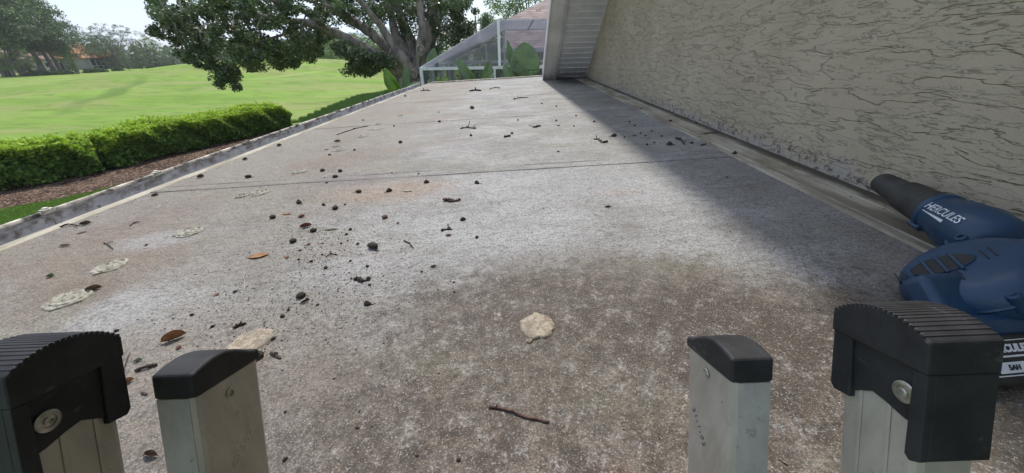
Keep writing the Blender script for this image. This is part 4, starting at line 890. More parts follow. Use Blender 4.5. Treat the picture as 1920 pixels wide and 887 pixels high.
cl_ = np.array([c for c in cl_ if -1.42 < c[0] < .968 and .2 < c[1] < 6.25]); n = len(cl_)
sz_ = .0008+.0013*r2.random(n)**2.5
base = np.array([(1, 0, 0), (-.5, .8, 0), (-.6, -.7, 0), (0, 0, 1.1)]); ang = r2.uniform(0, 6.28, n); V = np.zeros((n, 4, 3))
el = 1+1.6*r2.random(n)**2
V[:, :, 0] = base[None, :, 0]*el[:, None]*np.cos(ang)[:, None]-base[None, :, 1]*np.sin(ang)[:, None]; V[:, :, 1] = base[None, :, 0]*el[:, None]*np.sin(ang)[:, None]+base[None, :, 1]*np.cos(ang)[:, None]; V[:, :, 2] = base[None, :, 2]
V = V*sz_[:, None, None]+cl_[:, None, :]; V = V.reshape(-1, 3)
o4 = (np.arange(n)*4)[:, None]; F = np.concatenate([o4+np.array([[0, 1, 3]]), o4+np.array([[1, 2, 3]]), o4+np.array([[2, 0, 3]])])
m = Mat('litter_crumb', .85, 0, .2); m.color(m.mix(m.ramp(m.isl(), .6, 1), (.022, .018, .014), (.13, .07, .045)))
tag(numpy_mesh('litter_crumbs', V, F, m.m), 'tiny dark crumbs and specks of plant litter sprinkled over the roof', 'litter', kind='stuff')

# ================================================================== hedges
HTOP = leaf_material('young_sunlit_hedge_leaf', (.26, .42, .03), (.46, .60, .07), None, .4, .6); HSID = leaf_material('hedge_leaf', (.05, .11, .022), (.19, .33, .055), None, .3, .5)  # top leaves: new growth, coloured lighter to carry the sunlit top as well
STEM = plain('hedge_stem', (.10, .075, .055), .9)
def hedge(label, a, b, wid, hgt, nleaf, seed, tail=False):
    R = np.random.default_rng(seed); a = Vector(a); b = Vector(b); a.z = b.z = 0; d = (b-a); Lh = d.length; d.normalize(); sd_ = Vector((-d.y, d.x, 0))     # sd_ points away from the house
    if sd_.x > 0: sd_ = -sd_
    root = thing('hedge', label, 'hedge', tuple(a.lerp(b, .5)+sd_*wid/2+Vector((0, 0, G))))
    def prof(t):                                     # local height and width along the run
        u = t*Lh; e = np.minimum(1, np.minimum(u, Lh-u)/.55+.2); e2 = np.where(u < Lh-u, 1, e) if tail else e
        return hgt*(1+.04*np.sin(u*1.7+seed)+.03*np.sin(u*4.1))*(.62+.38*e), wid*(1+.06*np.sin(u*2.3+seed*2))
    # leaves on the skin
    n = nleaf; t = R.random(n)*1.02-.01; hh, ww = prof(t)
    face = R.random(n); top = face < .36; front = (face >= .36) & (face < .80); back = (face >= .80) & (face < .90)
    s = np.where(top, R.random(n), np.where(front, 0, np.where(back, 1, R.random(n)))); q = np.where(top, 1.0, R.random(n)**.8)
    endc = face >= .90; t = np.where(endc, np.where(R.random(n) < .5, 0.0, 1.0), t)
    lump = .10*np.sin(t*Lh*3.3+q*5+s*4)+.07*np.sin(t*Lh*7.7+s*9+q*8)
    dep = np.abs(R.normal(0, .075, n))                 # depth under the skin
    sx = s*ww; z = q*hh
    sx = np.where(front, sx+dep-lump*.9-.03, np.where(back, sx-dep+lump, sx)); z = np.where(top, z-dep*.9+lump*.6+.04*(R.random(n) < .12)*R.random(n)*3, z); z = np.clip(z, .06+.12*R.random(n), 9)
    tl = t*Lh+np.where(endc, np.where(t < .5, 1, -1)*dep-lump, 0)
    low = z < .22; sx = np.where(low & front, sx+.12*R.random(n), sx)
    C = np.stack([a.x+d.x*tl+sd_.x*sx, a.y+d.y*tl+sd_.y*sx, z], 1); C[:, 2] += gz(C[:, 0], C[:, 1])
    ns = int(Lh*16); us = R.random(ns)*Lh; hs_, ws_ = prof(us/Lh); ss = R.random(ns)*ws_; hh_s = R.uniform(.04, .20, ns)   # stray shoots
    ex = np.concatenate([np.stack([a.x+d.x*us+sd_.x*ss+R.normal(0, .02, ns), a.y+d.y*us+sd_.y*ss+R.normal(0, .02, ns), G+hs_+hh_s*f_], 1) for f_ in (.2, .6, 1.0)])
    C = np.concatenate([C, ex]); z = np.concatenate([z, np.full(len(ex), 9.0)]); hh = np.concatenate([hh, np.full(len(ex), 9.0)]); top = np.concatenate([top, np.ones(len(ex), bool)]); tl = np.concatenate([tl, np.tile(us, 3)])
    # gaps: drop leaves where a coarse pattern is negative
    g = np.sin(tl*3.1+z*4+seed)*np.sin(tl*1.3-z*5); keep = ~((g < -.45) & (R.random(len(C)) < .45)); C = C[keep]; z = z[keep]; hh = hh[keep]; top = top[keep]
    V, F = leaves(C, .105, .55, .2, .35, R, bias=np.array([0, 0, .25]))
    young_lit = (z/hh+R.normal(0, .10, len(z)) > .80)
    numpy_mesh('foliage', V-np.array(root.location)[None], F, [HSID, HTOP], root, mi=young_lit.astype(int))
    mb = MB()                                        # woody inside: dense stems carry the leaves
    for i in range(int(Lh*9)):
        u = R.random()*Lh; s_ = wid*R.uniform(.25, .75); c = a+d*u+sd_*s_; c.z = float(gz(c.x, c.y)); c = c-root.location
        mb.tube([c, c+Vector((R.uniform(-.1, .1), R.uniform(-.1, .1), hgt*.4)), c+Vector((R.uniform(-.3, .3), R.uniform(-.3, .3), hgt*.85))], [.014, .010, .004], 5)
    mb.build('stems', STEM, root)['kind'] = 'stuff'
    # inner mass of older leaves
    n2 = nleaf//3; t2 = R.random(n2); h2, w2 = prof(t2); C2 = np.stack([a.x+d.x*t2*Lh+sd_.x*w2*(.15+.7*R.random(n2)), a.y+d.y*t2*Lh+sd_.y*w2*(.15+.7*R.random(n2)), G+.15+(h2-.25)*R.random(n2)], 1)
    V, F = leaves(C2, .12, .6, .0, .3, R); numpy_mesh('inner_foliage', V-np.array(root.location)[None], F, HSID, root)
    return root
g0 = gp(0, 362); g1 = gp(194, 326); g2 = gp(222, 317); g3 = gp(548, 240)
dv = (g1-g0).normalized()
hedge('lower left clipped hedge beside the lawn, cut off by the frame, before the gap', g0-dv*3.4, g1, 1.35, 1.04, 34000, 3, False)
hedge('long clipped green hedge running from the gap to the open fairway', g2, g3, 1.35, 1.0, 42000, 5)

# ================================================================== trees
def bark(name, a, b, sc=6):
    m = Mat(name, .9, 0, .15); p = m.pos(); q = m.scaled(p, (1, 1, .35)); f = m.noise(q, sc, 7, .7)
    c = m.mix(m.ramp(f, .35, .65), a, b); c = m.mix(m.ramp(m.noise(p, sc*.35, 4), .5, .7, 0, .6), c, tuple(x*1.25 for x in b))
    m.color(c); m.bump(m.noise(q, sc*4, 6, .7), .9, .04); return m.m
OAKB = bark('oak_bark', (.13, .112, .095), (.36, .32, .275), 7); FARB = bark('far_bark', (.09, .075, .065), (.20, .17, .15), 3)
OAKL = leaf_material('oak_leaf', (.050, .082, .040), (.135, .185, .090), (.17, .23, .10), .22, .4)
OAKL2 = leaf_material('sunlit_oak_leaf', (.05, .10, .03), (.10, .17, .045), None, .35, .45)  # separate upper-crown copy, sunlight put into its leaf colour
def P3(px, py, Y): return on_plane(px, py, 1, Y)
oak = thing('oak_tree', 'broad old oak beyond the roof end with spreading limbs and dark overhanging crown', 'tree', (-3.3, 12.2, G))
def limb(mb, pts, k=9):
    P = [P3(a, b, Y) for a, b, Y, r in pts]; Rr = [r*depth_of(q)/FPX for q, (_, _, _, r) in zip(P, pts)]; Q_ = []; W_ = []
    n = len(P)
    for i in range(n-1):                              # Catmull-Rom
        p0 = P[max(0, i-1)]; p1 = P[i]; p2 = P[i+1]; p3 = P[min(n-1, i+2)]
        for t in np.linspace(0, 1, 6, endpoint=False):
            q = .5*((2*p1)+(p2-p0)*t+(2*p0-5*p1+4*p2-p3)*t*t+(3*p1-p0-3*p2+p3)*t**3); r_ = Rr[i]+(Rr[i+1]-Rr[i])*t
            Q_.append(q+Vector((random.uniform(-1, 1), random.uniform(-1, 1), random.uniform(-1, 1)))*r_*.10); W_.append(r_*random.uniform(.93, 1.08))
    Q_.append(P[-1]); W_.append(Rr[-1]); mb.tube(Q_, W_, k); return Q_
LIMBS = [
 [(773, 300, 12.3, 40), (774, 200, 12.3, 33), (772, 160, 12.3, 30), (770, 138, 12.3, 28), (768, 122, 12.3, 20)],
 [(768, 150, 12.3, 17), (735, 122, 12.2, 13), (700, 102, 12.0, 10.5), (660, 77, 11.8, 9), (620, 59, 11.6, 7.5), (575, 42, 11.4, 6), (530, 39, 11.2, 4.6), (495, 30, 11, 3.4), (450, 15, 10.8, 2.4)],
 [(770, 145, 12.4, 14), (738, 102, 12.4, 10), (700, 66, 12.5, 9), (665, 42, 12.6, 7.5), (625, 15, 12.8, 6.5), (590, -10, 13, 5.5), (540, -50, 13.2, 4)],
 [(772, 140, 12.1, 13), (750, 103, 12.0, 9), (726, 68, 11.9, 7), (712, 45, 11.8, 6), (690, 20, 11.6, 4.5), (655, -20, 11.4, 3.5)],
 [(774, 140, 12.5, 14), (760, 100, 12.6, 9), (742, 62, 12.7, 8), (733, 25, 12.9, 7), (724, -30, 13, 6)],
 [(776, 140, 12.6, 14), (770, 95, 12.8, 9), (757, 55, 13.0, 8), (747, 15, 13.2, 7), (742, -50, 13.4, 6)],
 [(782, 150, 12.2, 14), (787, 105, 12.1, 9), (792, 60, 12.0, 8.5), (788, 20, 12.0, 7.5), (783, -15, 12, 7), (778, -90, 12, 5)],
 [(788, 150, 12.4, 14), (797, 105, 12.5, 10), (805, 60, 12.6, 9), (808, 10, 12.8, 8), (803, -60, 13, 6)],
 [(796, 140, 12.8, 12), (808, 100, 13, 7), (812, 68, 13.1, 6), (817, 35, 13.2, 5), (812, -30, 13.5, 4)],
 [(810, 80, 13.1, 5), (822, 55, 13.2, 4), (829, 30, 13.3, 3), (850, 2, 13.6, 2.4)],
 [(789, 100, 13, 7), (772, 70, 13.2, 5), (762, 45, 13.3, 4), (752, 20, 13.5, 3)],
 [(665, 42, 12.6, 5), (640, 20, 12.2, 4), (600, 8, 11.8, 3), (560, -5, 11.5, 2)], [(620, 59, 11.6, 4), (600, 42, 11.2, 3), (560, 20, 10.8, 2), (520, 5, 10.5, 1.5)],
 [(575, 42, 11.4, 3), (545, 60, 11.2, 2.4), (500, 75, 11, 2), (450, 100, 10.8, 1.4), (435, 130, 10.7, 1)], [(700, 102, 12, 4), (690, 112, 11.8, 3), (680, 125, 11.7, 1.5)],
 [(530, 39, 11.2, 3), (470, 45, 11, 2.2), (400, 60, 10.8, 1.6), (330, 60, 10.6, 1)], [(450, 15, 10.8, 2), (400, 10, 10.6, 1.6), (340, 20, 10.4, 1), (300, 40, 10.3, .7)]]
mb = MB(); LP = []
for l_ in LIMBS: LP += limb(mb, l_, 12 if l_[0][3] > 9 else 8)
mb.build('trunk', OAKB, oak, smooth=True, angle=80)
kn = P3(789, 95, 11.72); kd = (Vector(EYEP)-kn).normalized(); kr = depth_of(kn)/FPX
for c_, s_ in ((kn, 8.5), (P3(776, 139, 11.72), 7)):
    mb = MB(); mb.lathe([(s_*1.05*kr, -.12), (s_*kr, .0), (s_*.85*kr, .03), (s_*.62*kr, .02), (s_*.5*kr, -.01), (s_*.22*kr, .0), (.002, .01)], c_, kd, 20, closed=False, sx=1.25); mb.build('pruning_scar', bark('scar_wood', (.16, .13, .10), (.42, .38, .32), 20), oak, smooth=True)
# crown: clumps of small leaves, laid out as a spreading dome that hangs low on the left
R = np.random.default_rng(11); CL = []
def cl(px, py, Y, rpx, n, dep=1.0, dens=1.0): CL.append((P3(px, py, Y), rpx*Y/FPX, n, dep, dens))
for px, py, r_, n_ in ((320, 25, 40, 20), (345, 60, 38, 20), (375, 20, 50, 26), (400, 75, 42, 24), (430, 30, 55, 32), (455, 95, 36, 24), (425, 128, 20, 13), (416, 146, 13, 7), (440, 148, 11, 5), (408, 160, 6, 2), (445, 160, 5, 2), (470, 126, 8, 3), (395, 122, 10, 3), (550, 118, 8, 3), (490, 60, 50, 28), (510, 100, 26, 18), (545, 105, 22, 14),
                       (520, 20, 55, 28), (560, 70, 36, 20), (585, 95, 24, 12), (610, 20, 50, 24), (600, 62, 28, 14), (640, 5, 45, 20), (470, -10, 60, 26), (560, -20, 60, 22), (690, 10, 38, 20), (715, 25, 28, 14), (665, 45, 18, 6),
                       (680, 112, 26, 26), (705, 118, 24, 24), (660, 128, 14, 9), (690, 128, 18, 14), (640, 95, 18, 7), (725, 118, 14, 8), (345, 95, 26, 10), (300, 15, 22, 8), (295, 60, 14, 6), (375, 105, 26, 12), (480, 122, 12, 5), (530, 122, 10, 5),
                       (835, 20, 34, 22), (860, 45, 26, 20), (872, 15, 22, 14), (850, 72, 16, 7), (825, 55, 22, 10), (880, 60, 12, 6), (760, 10, 30, 12), (740, -20, 40, 16), (775, 30, 22, 8), (820, -20, 45, 20), (760, 55, 18, 5), (800, 20, 20, 6), (888, 78, 8, 3), (820, 90, 12, 4)):
    for _ in range(n_):
        q = R.normal(size=3); q /= np.linalg.norm(q); q *= R.random()**.4
        Y = (11.2 if px < 560 else 12.0 if px < 640 else 11.8 if (py > 85 and px < 740) else 13.1)+R.uniform(-1.5, 1.7)*(1 if r_ > 30 else .5)
        cl(px+q[0]*r_*1.05, py+q[1]*r_*.88, Y, R.uniform(8, 14), int(R.uniform(95, 135)))
def dome(n, c, rad, zmin, seed):                       # the rest of the crown, above the frame and behind
    for _ in range(n):
        q = R.normal(size=3); q /= np.linalg.norm(q); q *= R.random()**.28; q[2] = abs(q[2]); p_ = Vector((c[0]+q[0]*rad[0], c[1]+q[1]*rad[1], c[2]+q[2]*rad[2]))
        if p_.z > zmin+.12*abs(p_.y-12): CL.append((p_, R.uniform(.28, .5), 34, 1, 1))
dome(620, (-4.0, 13.0, 1.9), (7.0, 4.6, 5.0), 1.9, 1)
V_, S_ = [], []
for c, rad, n_, dep, dens in CL:
    q = R.normal(size=(n_, 3)); q /= np.linalg.norm(q, axis=1)[:, None]; q *= (R.random(n_)**.45)[:, None]; q[:, 2] *= .75; V_.append(np.array(c)[None]+q*rad)
C = np.concatenate(V_); o_ = np.array(oak.location)
C = C[~((C[:, 1] < 9.6) & (C[:, 0] > -2.4))]
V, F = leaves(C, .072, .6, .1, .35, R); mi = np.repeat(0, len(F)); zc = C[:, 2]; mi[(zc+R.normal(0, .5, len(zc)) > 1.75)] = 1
numpy_mesh('crown', V, F, [OAKL, OAKL2], oak, mi=mi)
mb = MB(); tips = [c for c in CL if c[0].z < 2.2]      # twigs that reach into the clumps
LPa = np.array([list(q) for q in LP])
for c in tips[::3]:
    q = np.array(c[0]); i = np.argmin(((LPa-q)**2).sum(1)); a = Vector(LPa[i]); b = c[0]
    if (a-b).length < 2.6: mb.tube([a, a.lerp(b, .5)+Vector((0, 0, .12)), b], [.022, .014, .006], 5)
mb.build('twigs', OAKB, oak)['kind'] = 'stuff'

# generic far tree: trunk, limbs, clumpy crown built at unit height, then placed
def far_tree_mesh(seed, kind):
    R = np.random.default_rng(seed); mb = MB(); H = 10.0
    if kind == 'tall': fork, cw, ch0, ncl = .34, .30, .30, 190
    elif kind == 'round': fork, cw, ch0, ncl = .22, .46, .16, 170
    elif kind == 'airy': fork, cw, ch0, ncl = .30, .44, .34, 90
    else: fork, cw, ch0, ncl = .12, .34, .05, 150
    top = []; mb.tube([(0, 0, -.3), (.05, .0, H*fork*.5), (R.uniform(-.2, .2), R.uniform(-.2, .2), H*fork)], [.034*H, .024*H, .020*H], 8)
    st = Vector((0, 0, H*fork))
    for i in range(9 if kind != 'tall' else 7):
        a = R.uniform(0, 6.28); rr = R.uniform(.35, .95)*cw*H; h = R.uniform(ch0+.15, .92)*H; e = Vector((math.cos(a)*rr, math.sin(a)*rr, h)); mid = st.lerp(e, .5)+Vector((0, 0, .4))
        mb.tube([st-Vector((0, 0, .3)), mid, e], [.013*H, .008*H, .003*H], 6); top += [mid, e]
    tm = mb.build('trunk', FARB, None, smooth=True); COL.objects.unlink(tm)
    Cs = []
    for i in range(ncl):
        a = R.uniform(0, 6.28); u = R.random(); h = ch0+(1-ch0)*u
        if kind == 'tall': env = cw*(.55+.6*math.sin(math.pi*min(1, u*1.05))**.7*(1 if u < .8 else .8))
        elif kind == 'round': env = cw*math.sin(math.pi*(.12+.86*u))**.6
        elif kind == 'airy': env = cw*(.5+.6*math.sin(math.pi*u)**.6)
        else: env = cw*(1-u)**.6
        env *= 1+.28*math.sin(a*2+seed)+.18*math.sin(a*3+u*7+seed*2); r_ = env*H*(R.random()**.42)
        Cs.append((r_*math.cos(a), r_*math.sin(a), h*H*(1-.10*(r_/(cw*H))**2)+R.normal(0, .12)))
    Cs = np.array(Cs); n_ = 52 if kind != 'airy' else 40; q = R.normal(size=(len(Cs), n_, 3)); q /= np.linalg.norm(q, axis=2)[..., None]; q *= (R.random((len(Cs), n_))**.45)[..., None]; q[..., 2] *= .62
    rad = R.uniform(.055, .10, len(Cs))*H*(1 if kind != 'airy' else .8); C = (Cs[:, None]+q*rad[:, None, None]).reshape(-1, 3)
    V, F = leaves(C, .021*H, .6, .15, .4, R); return tm.data, V, F
FT = {k: [far_tree_mesh(s+i*7, k) for i in range(2)] for k, s in (('tall', 31), ('round', 52), ('airy', 73), ('cone', 94))}
FLM_ = {'deep': leaf_material('deep_green_leaf', (.055, .095, .042), (.11, .165, .070), (.14, .20, .08), .25, .6), 'light': leaf_material('light_green_leaf', (.11, .19, .05), (.20, .30, .08), (.22, .33, .09), .4, .6),
        'grey': leaf_material('grey_green_leaf', (.085, .125, .072), (.15, .20, .11), (.18, .23, .13), .25, .65), 'rust': leaf_material('rusty_leaf', (.11, .085, .06), (.17, .125, .09), None, .25, .65)}
CACHE = {}
def far_tree(px, py, toppx, kind, colr, label, Y=None, wide=1.0, var=0, group=None):
    if Y is None: b = gp(px, py)
    else: b = on_plane(px, py, 1, Y); b.z = G
    b.z = float(gz(b.x, b.y)); H = rise(b, toppx)
    # the crown top stands over the foot: measure along the true vertical
    key = (kind, var, colr)
    if key not in CACHE:
        tmd, V, F = FT[kind][var]; o = numpy_mesh('crown', V, F, FLM_[colr]); COL.objects.unlink(o); CACHE[key] = o.data
    root = thing('tree', label, 'tree', (b.x, b.y, b.z), group); s = H/10.0
    root.rotation_euler = (0, 0, random.uniform(0, 6.28)); root.scale = (s*wide, s*wide, s)
    for nm, md in (('trunk', FT[kind][var][0]), ('crown', CACHE[key])):
        c = bpy.data.objects.new(nm, md); COL.objects.link(c); c.parent = root
    return root
TL_ = [
 (14, 143, -130, 'tall', 'deep', 'tall dark tree at the far left edge of the frame', 1.0, 0), (45, 142, -75, 'tall', 'deep', 'second tall tree from the left edge, in front of the beige house', .95, 1),
 (28, 143, 52, 'round', 'light', 'lower light green tree among the tall trunks at the left edge', .9, 1), (84, 139, -50, 'tall', 'deep', 'tall tree with leaning trunk before the beige house wall', 1.0, 0), (104, 138, -22, 'tall', 'deep', 'tall tree right of the leaning one before the beige house', .95, 1),
 (116, 137, -2, 'tall', 'grey', 'greyer tall tree at the right end of the beige house wall', 1.0, 0), (146, 135, 38, 'tall', 'deep', 'tree between the beige house and the orange roofed house', 1.0, 1), (140, 136, 98, 'round', 'light', 'small light green tree at the corner of the orange roofed house', .6, 0),
 (60, 141, 85, 'round', 'grey', 'low grey-green tree between the tall trunks on the left', .9, 0), (268, 131, 86, 'round', 'deep', 'dark rounded tree standing on the fairway edge right of the houses', .95, 0), (243, 131, 96, 'round', 'grey', 'small grey-green tree in front of the right end of the grey house', .8, 1)]
for a in TL_: far_tree(a[0], a[1], a[2], a[3], a[4], a[5], wide=a[6], var=a[7])
TB = [(180, 118, 62, 'round', 'deep', 'broad tree behind the orange roof', 1.2, 0), (205, 124, 52, 'airy', 'grey', 'thin-crowned tree rising behind the grey house', 1.0, 0), (232, 122, 44, 'airy', 'grey', 'tallest thin-crowned tree behind the grey house', 1.1, 1), (215, 124, 66, 'round', 'grey', 'dense grey-green tree behind the grey house windows', 1.3, 1),
      (262, 122, 58, 'airy', 'deep', 'open tree behind the dark rounded fairway tree', 1.2, 0), (295, 122, 70, 'round', 'light', 'yellow-green tree left of the oak branches', 1.0, 0), (325, 120, 86, 'round', 'grey', 'low grey tree beyond the fairway under the oak branches', 1.1, 1), (350, 118, 92, 'round', 'rust', 'rusty-leaved small tree beyond the fairway crest', 1.0, 0), (300, 122, 100, 'round', 'deep', 'dark bushy tree beyond the fairway, left of the rusty one', 1.1, 1),
      (385, 116, 82, 'round', 'deep', 'tree behind the grass crest beside the hanging oak lobe', 1.4, 0), (420, 114, 78, 'round', 'deep', 'tree behind the crest hidden by the lowest oak lobe', 1.4, 1), (460, 113, 80, 'round', 'deep', 'tree behind the crest right of the lowest oak lobe', 1.4, 0), (500, 113, 76, 'round', 'deep', 'tree behind the right shoulder of the crest', 1.4, 1), (540, 113, 74, 'round', 'deep', 'tree behind the right end of the crest', 1.4, 0)]
for i, a in enumerate(TB): far_tree(a[0], a[1], a[2], a[3], a[4], a[5], Y=115+7*(i % 3), wide=a[6], var=a[7])
TC = [(572, 121, 58, 'tall', 'light', 'light green tree beyond the fairway left of the bushy one', 1.5, 0, 95), (596, 121, 62, 'tall', 'light', 'light green slim tree over the row of thin trunks', 1.3, 1, 92), (624, 124, 56, 'cone', 'light', 'bushy tree with drooping skirt standing on the fairway under the oak limb', 1.3, 0, 74), (642, 121, 66, 'cone', 'deep', 'darker tree right of the bushy fairway tree', 1.5, 1, 88),
      (668, 118, 62, 'round', 'light', 'light tree behind the dark hanging oak clump', 1.2, 0, 92), (700, 116, 46, 'round', 'light', 'tall pale green tree seen between the oak limbs', 1.4, 1, 95), (735, 114, 52, 'round', 'grey', 'grey-green tree behind the oak trunk', 1.4, 0, 100), (610, 117, 74, 'round', 'deep', 'dark tree far behind the row of thin trunks', 1.6, 1, 125), (655, 117, 74, 'round', 'deep', 'dark tree far behind the bushy fairway tree', 1.6, 0, 125), (550, 117, 76, 'round', 'deep', 'dark tree at the far end of the fairway, left group', 1.5, 0, 125),
      (840, 108, 64, 'airy', 'grey', 'pale open tree between the oak trunk and the screen enclosure', 1.1, 0, 60), (872, 104, 66, 'airy', 'grey', 'smaller pale open tree behind the left slope of the enclosure', 1.0, 1, 52), (858, 104, 78, 'round', 'light', 'low bright tree behind the left slope of the enclosure', 1.2, 0, 70),
      (914, 100, 28, 'cone', 'deep', 'narrow dark green tree just left of the white enclosure post', .85, 0, 42), (934, 98, 38, 'round', 'light', 'yellow-green tree behind the top of the white enclosure post', .75, 1, 40), (962, 98, -32, 'round', 'deep', 'large dark green tree behind the shingled roof', .90, 0, 44), (1000, 98, -60, 'round', 'light', 'large green tree over the roof beside the white fascia', 1.0, 1, 50)]
for a in TC: far_tree(a[0], a[1], a[2], a[3], a[4], a[5], Y=a[8], wide=a[6], var=a[7])
# a distant belt of woodland closes the horizon
Rb = np.random.default_rng(77); Cb = []
for i in range(900):
    th = Rb.uniform(-1.25, .9); D = Rb.uniform(165, 230); hh = Rb.uniform(3, 9)*(1+.3*math.sin(th*11)); Cb.append((math.sin(th)*D, math.cos(th)*D, G+hh*Rb.random()))
Cb = np.array(Cb); q = Rb.normal(size=(900, 40, 3)); q /= np.linalg.norm(q, axis=2)[..., None]; q *= (Rb.random((900, 40))**.4)[..., None]*3.6; q[..., 2] *= .7
V, F = leaves((Cb[:, None]+q).reshape(-1, 3), 1.15, .7, .2, .3, Rb); tag(numpy_mesh('woodland', V, F, FLM_['deep']), 'far dark band of woodland closing the horizon behind the fairway', 'woods', kind='stuff')
# thin trunks in a row on the fairway
for i, px in enumerate((590, 594, 598, 603, 608, 612)):
    b = on_plane(px, 118, 1, 84+i*.7); b.z = float(gz(b.x, b.y)); H = 5.2
    rt = thing('tree', 'thin bare dark trunk in the row under the light green trees', 'tree', tuple(b), 'row of thin trunks on the far fairway')
    mb = MB(); mb.tube([(0, 0, -.2), (.08*(i % 3-1), 0, 2), (.2*(i % 2)-.1, 0, H)], [.17, .13, .08], 7); mb.build('trunk', FARB, rt, smooth=True)
    C = Rb.normal(size=(260, 3))*np.array([1.1, 1.1, .7])+np.array([0, 0, H+.3]); V, F = leaves(C, .32, .6, .2, .3, Rb); numpy_mesh('crown', V, F, FLM_['deep'], rt)

# ================================================================== far houses
def house(name, label, pA, pB, hw, wallc, roofc, depth=9, roofh=2.0, wins=(), porch=()):
    """one-storey house whose front foot runs from pA to pB (world xy)"""
    a = Vector((pA[0], pA[1], 0)); b = Vector((pB[0], pB[1], 0)); d = b-a; Lw = d.length; d.normalize(); n = Vector((-d.y, d.x, 0))
    if n.dot(a) < 0: n = -n                           # away from us
    z0 = float(gz(a.x, a.y)); root = thing(name, label, 'house', (a.x, a.y, z0)); Z = Vector((0, 0, 1))
    T = lambda u, v, h: d*u+n*v+Z*h
    wm = plain(name+'_wall', wallc, .9, var=.08, scale=2)
    mb = MB(); mb.box((0, 0, -.3), (Lw, depth, hw), lambda q: T(*q)); w_ = mb.build('wall', wm, root)
    e = .6; mb = MB(); r0 = [T(-e, -e, hw), T(Lw+e, -e, hw), T(Lw+e, depth+e, hw), T(-e, depth+e, hw)]; k = min(depth/2, Lw/2)*.9
    mb.add(r0+[T(k, depth/2, hw+roofh), T(Lw-k, depth/2, hw+roofh)]+[q-Z*.22 for q in r0], [(0, 1, 5, 4), (1, 2, 5), (2, 3, 4, 5), (3, 0, 4), (6, 7, 1, 0), (7, 8, 2, 1), (8, 9, 3, 2), (9, 6, 0, 3), (9, 8, 7, 6)])
    mb.build('roof', shingle(name+'_roof', *roofc), root)
    GLS = Mat('dark_window_glass', .08, 0, .6); GLS.color((.03, .035, .04)); FR = plain('white_frame', (.72, .72, .72), .5)
    for u0, u1, z_0, z_1 in wins:
        mb = MB()
        for x0, x1, y0, y1 in ((u0-.08, u1+.08, z_1, z_1+.08), (u0-.08, u1+.08, z_0-.08, z_0), (u0-.08, u0, z_0, z_1), (u1, u1+.08, z_0, z_1)): mb.box((x0, -.06, y0), (x1, .02, y1), lambda q: T(*q))
        f = mb.build('window', FR, root); mb = MB(); mb.box((u0, -.02, z_0), (u1, .01, z_1), lambda q: T(*q)); mb.build('pane', GLS.m, f)
    for u0, u1 in porch:
        mb = MB()
        for i in range(4):
            u = u0+(u1-u0)*i/3; mb.box((u-.07, -.12, -.2), (u+.07, .02, hw), lambda q: T(*q))
        mb.box((u0, -.12, .8), (u1, -.04, .9), lambda q: T(*q)); mb.box((u0, -.12, hw-.22), (u1, -.04, hw-.06), lambda q: T(*q)); f = mb.build('porch_frame', FR, root)
        mb = MB(); mb.box((u0, -.03, -.1), (u1, .015, hw-.05), lambda q: T(*q)); mb.build('porch_screen', GLS.m, f)
    return root
def sideways(px, py): q = gp(px, py); return (q.x, q.y)
def at_depth(px, Y): q = on_plane(px, 120, 1, Y); return (q.x, Y)
house('house', 'beige house half hidden by the tall tree trunks on the far left', at_depth(20, 93), at_depth(146, 112), 2.9, (.42, .375, .30), ((.20, .13, .10), (.30, .22, .17), (.25, .2, .17)), 9, 2.2, ((3, 4.2, 1, 2), (9, 10.2, 1, 2), (13.5, 15, .2, 2)))
house('house', 'grey house with orange roof and white framed screened porches', at_depth(157, 108), at_depth(237, 124), 3.0, (.30, .30, .285), ((.42, .19, .10), (.56, .29, .17), (.48, .25, .16)), 9, 3.4, ((11.0, 11.9, 1.1, 2.0), (14.0, 14.8, 1, 2.1), (21.2, 22, 1, 2), (23.6, 24.4, 1, 2)), ((2.5, 8.2), (16.0, 20.2), (26, 28.5)))
house('house', 'pale house seen in gaps under the trees beyond the fairway', at_depth(268, 126), at_depth(340, 136), 2.8, (.45, .45, .44), ((.26, .25, .26), (.36, .35, .36), (.3, .3, .3)), 9, 1.6, ((4, 5, 1, 2), (9, 10, 1, 2), (14, 15.2, .4, 2.1)), ((18, 22),))
house('house', 'white house far off between the oak trunk and the enclosure roof', at_depth(836, 84), at_depth(880, 84), 2.9, (.62, .6, .56), ((.4, .38, .36), (.5, .48, .46), (.45, .43, .4)), 9, 1.4, ((1.2, 2.3, .9, 2.0), (3.6, 4.6, .9, 2.0)))
SHB = leaf_material('shrub_leaf', (.035, .075, .02), (.08, .14, .035), None, .25, .5)
